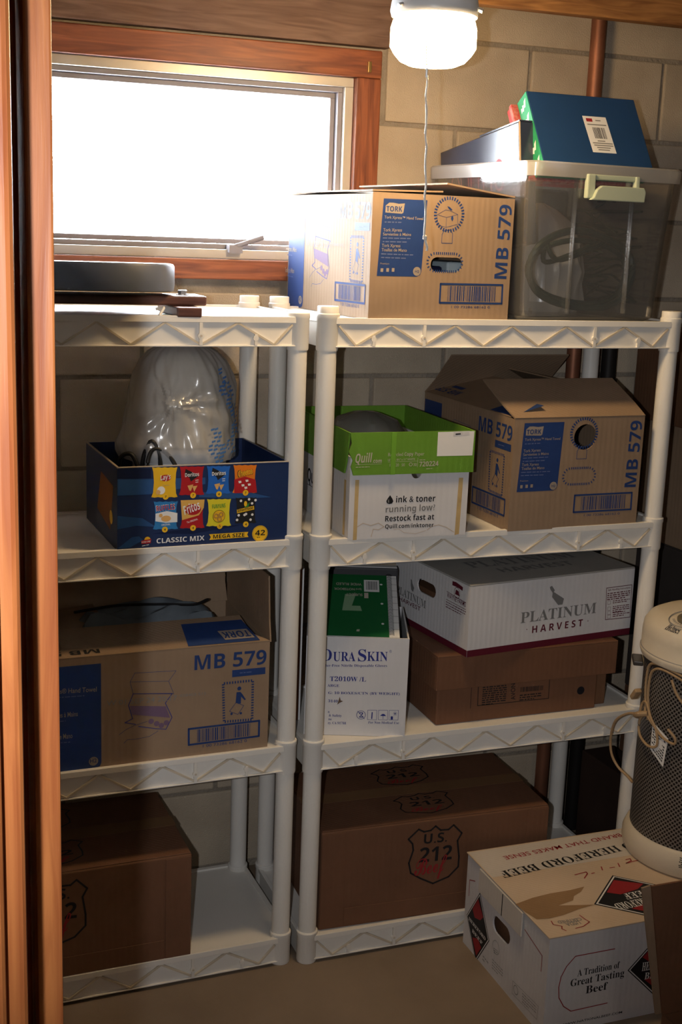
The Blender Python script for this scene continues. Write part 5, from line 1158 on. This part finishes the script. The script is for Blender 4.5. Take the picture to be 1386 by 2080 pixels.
# navy carton standing along the left side of the bin
o = inbin('navy_carton', 'navy blue carton with red outlined letters standing in the left of the clear bin', 'cardboard box', (0.006, 0.045, 0.170))
o.matrix_world = Bw @ Matrix.Translation((0.006, 0.045, 0.172)) @ Matrix.Rotation(math.radians(-9), 4, 'X')
MB().box(0, 0.042, 0, 0.35, 0, 0.268).build('carton_body', pm('navy_gloss_card', (0.03, 0.04, 0.07), 0.22, var=0.2, spec=0.7), o, bev=0.003)
MB().box(0.003, 0.039, 0.002, 0.17, 0.2685, 0.272).build('carton_flap', pm('navy_gloss_card', (0, 0, 0)), o)
MB().box(-0.0005, 0.003, -0.0012, 0.0, 0.18, 0.268).build('worn_corner', M_KRAFT_E, o)
g = left_face(o, 0.35, 0.268)
M_RED2 = pm('bright_red_ink', (0.6, 0.05, 0.06), 0.4)
for k_, x in enumerate((0.07, 0.115, 0.16, 0.215, 0.265)):
    g.sub = k_
    if k_ in (0, 4): g.ring('letter_outline', M_RED2, (x, 0.165), 0.019, 0.005, ry=0.034, raw=True)
    else: g.stroke('letter_outline', M_RED2, [(x-0.017, 0.13), (x-0.017, 0.195), (x+0.008, 0.2), (x+0.016, 0.185), (x+0.016, 0.13)], 0.005, 0, True, True)
g.done()
# gift boxes leaning in the bin
def gift(name, label, loc, w, l, t, side, face, tilt=45):
    o = thing(name, label, 'gift box', loc, rot=(math.radians(tilt), 0, 0))
    MB().box(0, w, 0, l, -t, -0.003).build('box_base', side, o, bev=0.002); MB().box(-0.002, w+0.002, -0.002, l+0.002, -t*0.45, 0).build('box_lid', face, o, bev=0.0015)
    return o
GB = gift('gift_box', 'blue gift box with a barcode label leaning in the clear bin, green tree print side', (0.503, 0.006, S[3]+0.340), 0.280, 0.198, 0.045, pm('green_gift_card', (0.03, 0.30, 0.13), 0.4), pm('royal_blue_card', (0.015, 0.05, 0.135), 0.4, var=0.05), 57)
MB().box(-0.0035, -0.0022, -0.001, 0.199, -0.045, -0.0012).build('tree_side', pm('green_gift_card', (0, 0, 0)), GB)
for k_ in range(5):
    y = 0.012+k_*0.038
    MB().add([(-0.0040, y+a, -0.036+b) for a, b in ((0, 0), (0.012, 0.001), (0.010, 0.008), (0.016, 0.008), (0.013, 0.016), (0.020, 0.018), (0.024, 0.028), (0.004, 0.020), (0.006, 0.014), (-0.001, 0.010), (0.003, 0.006))], [tuple(range(11))]).build('tree_print', M_WHITEINK, GB, fix=False)
g = Face(GB, (0.132, 0.045, 0.0), (1, 0, 0), (0, 1, 0), 0.062, 0.098)
g.poly('barcode_sticker', M_PAPER, [(0, 0), (0.062, 0), (0.058, 0.098), (-0.004, 0.098)]); x = 0.016; rnd = random.Random(9)
while x < 0.048: w_ = rnd.choice((0.0008, 0.0016, 0.002)); g.poly('barcode', M_BLACKINK, [(x, 0.038), (x+w_, 0.038), (x+w_-.001, 0.068), (x-.001, 0.068)], 1); x += w_+rnd.choice((0.0010, 0.0018))
g.sub = 1; g.poly('sticker_logo', M_REDINK, [(0.004, 0.083), (0.02, 0.083), (0.02, 0.092), (0.004, 0.092)], 1)
for k_, (x0_, x1_, y_) in enumerate(((0.004, 0.054, 0.074), (0.028, 0.042, 0.086), (0.02, 0.04, 0.030), (0.006, 0.058, 0.024), (0.008, 0.058, 0.018), (0.014, 0.05, 0.012), (0.016, 0.046, 0.006))): g.poly('sticker_print', M_GREYINK, [(x0_, y_), (x1_, y_), (x1_, y_+0.0028), (x0_, y_+0.0028)], 1)
g.done()
GR = gift('gift_box', 'red patterned flat gift box showing behind the blue one in the clear bin', (0.488, 0.048, S[3]+0.312), 0.25, 0.20, 0.026, pm('red_gift_card', (0.50, 0.05, 0.05), 0.4), pm('red_white_check', (0.60, 0.22, 0.18), 0.45, col2=(0.45, 0.03, 0.03), scale=120), 57)
MB().tube(spline([(-0.004, 0.10, -0.004), (-0.010, 0.085, 0.004), (-0.012, 0.07, 0.006), (-0.004, 0.06, 0.0)], 5), 0.004, 6).build('ribbon_bow', pm('yellow_green_ribbon', (0.5, 0.45, 0.05), 0.5), GR)

# ---- round grey drum on crossed boards, top of the left unit
TT = thing('drum_stand', 'round grey drum on crossed dark wooden boards, on top of the left shelf unit', 'drum stand', (-0.478, 0.078, S[3]+0.0005), 0.0)
M_DWOOD = wood('dark_brown_wood', (0.05, 0.018, 0.012), (0.13, 0.05, 0.032))
MB().box(-0.25, 0.222, -0.045, 0.045, 0.0205, 0.0405).build('cross_board', M_DWOOD, TT, bev=0.004); MB().box(0.148, 0.200, -0.092, 0.092, 0, 0.020).build('foot_board', M_DWOOD, TT, bev=0.003); MB().box(-0.20, -0.148, -0.092, 0.092, 0, 0.020).build('foot_board', M_DWOOD, TT, bev=0.003)
dr = MB().lathe([(0.150, 0.0415), (0.158, 0.0435), (0.160, 0.055), (0.160, 0.092), (0.157, 0.097), (0.15, 0.0985), (0.01, 0.0985)], 72).build('drum', pm('slate_grey_plastic', (0.10, 0.115, 0.15), 0.45, var=0.1), TT, smooth=True); dr.rotation_euler = (math.radians(-2.0), 0, 0); dr.location = (0, 0, 0.0050)
MB().lathe([(0.0135, 0.0407), (0.0135, 0.0425)], 20, c=(0.178, -0.01, 0)).build('washer', M_STEEL, TT); MB().lathe([(0.0095, 0.0426), (0.0095, 0.050), (0.008, 0.0508)], 6, c=(0.178, -0.01, 0)).build('bolt_head', M_STEEL, TT)
MB().tube(spline([(0.112, -0.06, 0.014), (0.124, -0.075, 0.018), (0.118, -0.082, 0.010), (0.112, -0.088, 0.003)], 5), 0.003, 6).build('white_cord', M_PAPER, TT, smooth=True)

# ---- cartons stacked to the right of the shelf unit, in the shade
st = 0.0005
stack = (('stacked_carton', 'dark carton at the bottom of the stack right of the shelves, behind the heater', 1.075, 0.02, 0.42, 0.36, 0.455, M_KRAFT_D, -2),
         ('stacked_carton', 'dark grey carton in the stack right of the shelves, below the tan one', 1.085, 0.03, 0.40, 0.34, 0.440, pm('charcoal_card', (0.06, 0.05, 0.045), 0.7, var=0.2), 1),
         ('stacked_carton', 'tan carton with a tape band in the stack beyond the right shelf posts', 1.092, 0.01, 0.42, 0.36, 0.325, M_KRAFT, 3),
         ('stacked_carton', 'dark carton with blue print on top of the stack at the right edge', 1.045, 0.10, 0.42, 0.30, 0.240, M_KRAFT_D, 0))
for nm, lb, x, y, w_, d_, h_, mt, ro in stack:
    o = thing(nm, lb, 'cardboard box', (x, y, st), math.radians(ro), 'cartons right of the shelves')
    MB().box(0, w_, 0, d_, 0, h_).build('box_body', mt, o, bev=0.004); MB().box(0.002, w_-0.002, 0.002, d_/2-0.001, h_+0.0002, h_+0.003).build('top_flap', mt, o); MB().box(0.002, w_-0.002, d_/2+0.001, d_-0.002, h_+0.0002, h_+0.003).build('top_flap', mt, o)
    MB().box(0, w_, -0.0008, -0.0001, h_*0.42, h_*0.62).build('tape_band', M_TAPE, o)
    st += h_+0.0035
g = front_face(o, 0.42, 0.24); g.poly('blue_print', M_BLUE, [(0.01, 0.06), (0.13, 0.06), (0.13, 0.21), (0.01, 0.21)]); g.poly('blue_rule', M_BLUE, [(0.0, 0.005), (0.42, 0.005), (0.42, 0.012), (0.0, 0.012)]); g.done()
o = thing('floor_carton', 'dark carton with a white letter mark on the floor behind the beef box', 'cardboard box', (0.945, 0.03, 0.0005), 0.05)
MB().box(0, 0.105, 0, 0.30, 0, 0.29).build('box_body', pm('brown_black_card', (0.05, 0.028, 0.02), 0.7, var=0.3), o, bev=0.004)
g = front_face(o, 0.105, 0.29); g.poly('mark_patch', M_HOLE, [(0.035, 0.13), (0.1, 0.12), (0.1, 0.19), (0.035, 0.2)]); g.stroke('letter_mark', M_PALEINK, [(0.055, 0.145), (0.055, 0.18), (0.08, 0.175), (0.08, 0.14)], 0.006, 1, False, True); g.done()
for ob in (_fo, _po): bpy.data.objects.remove(ob)
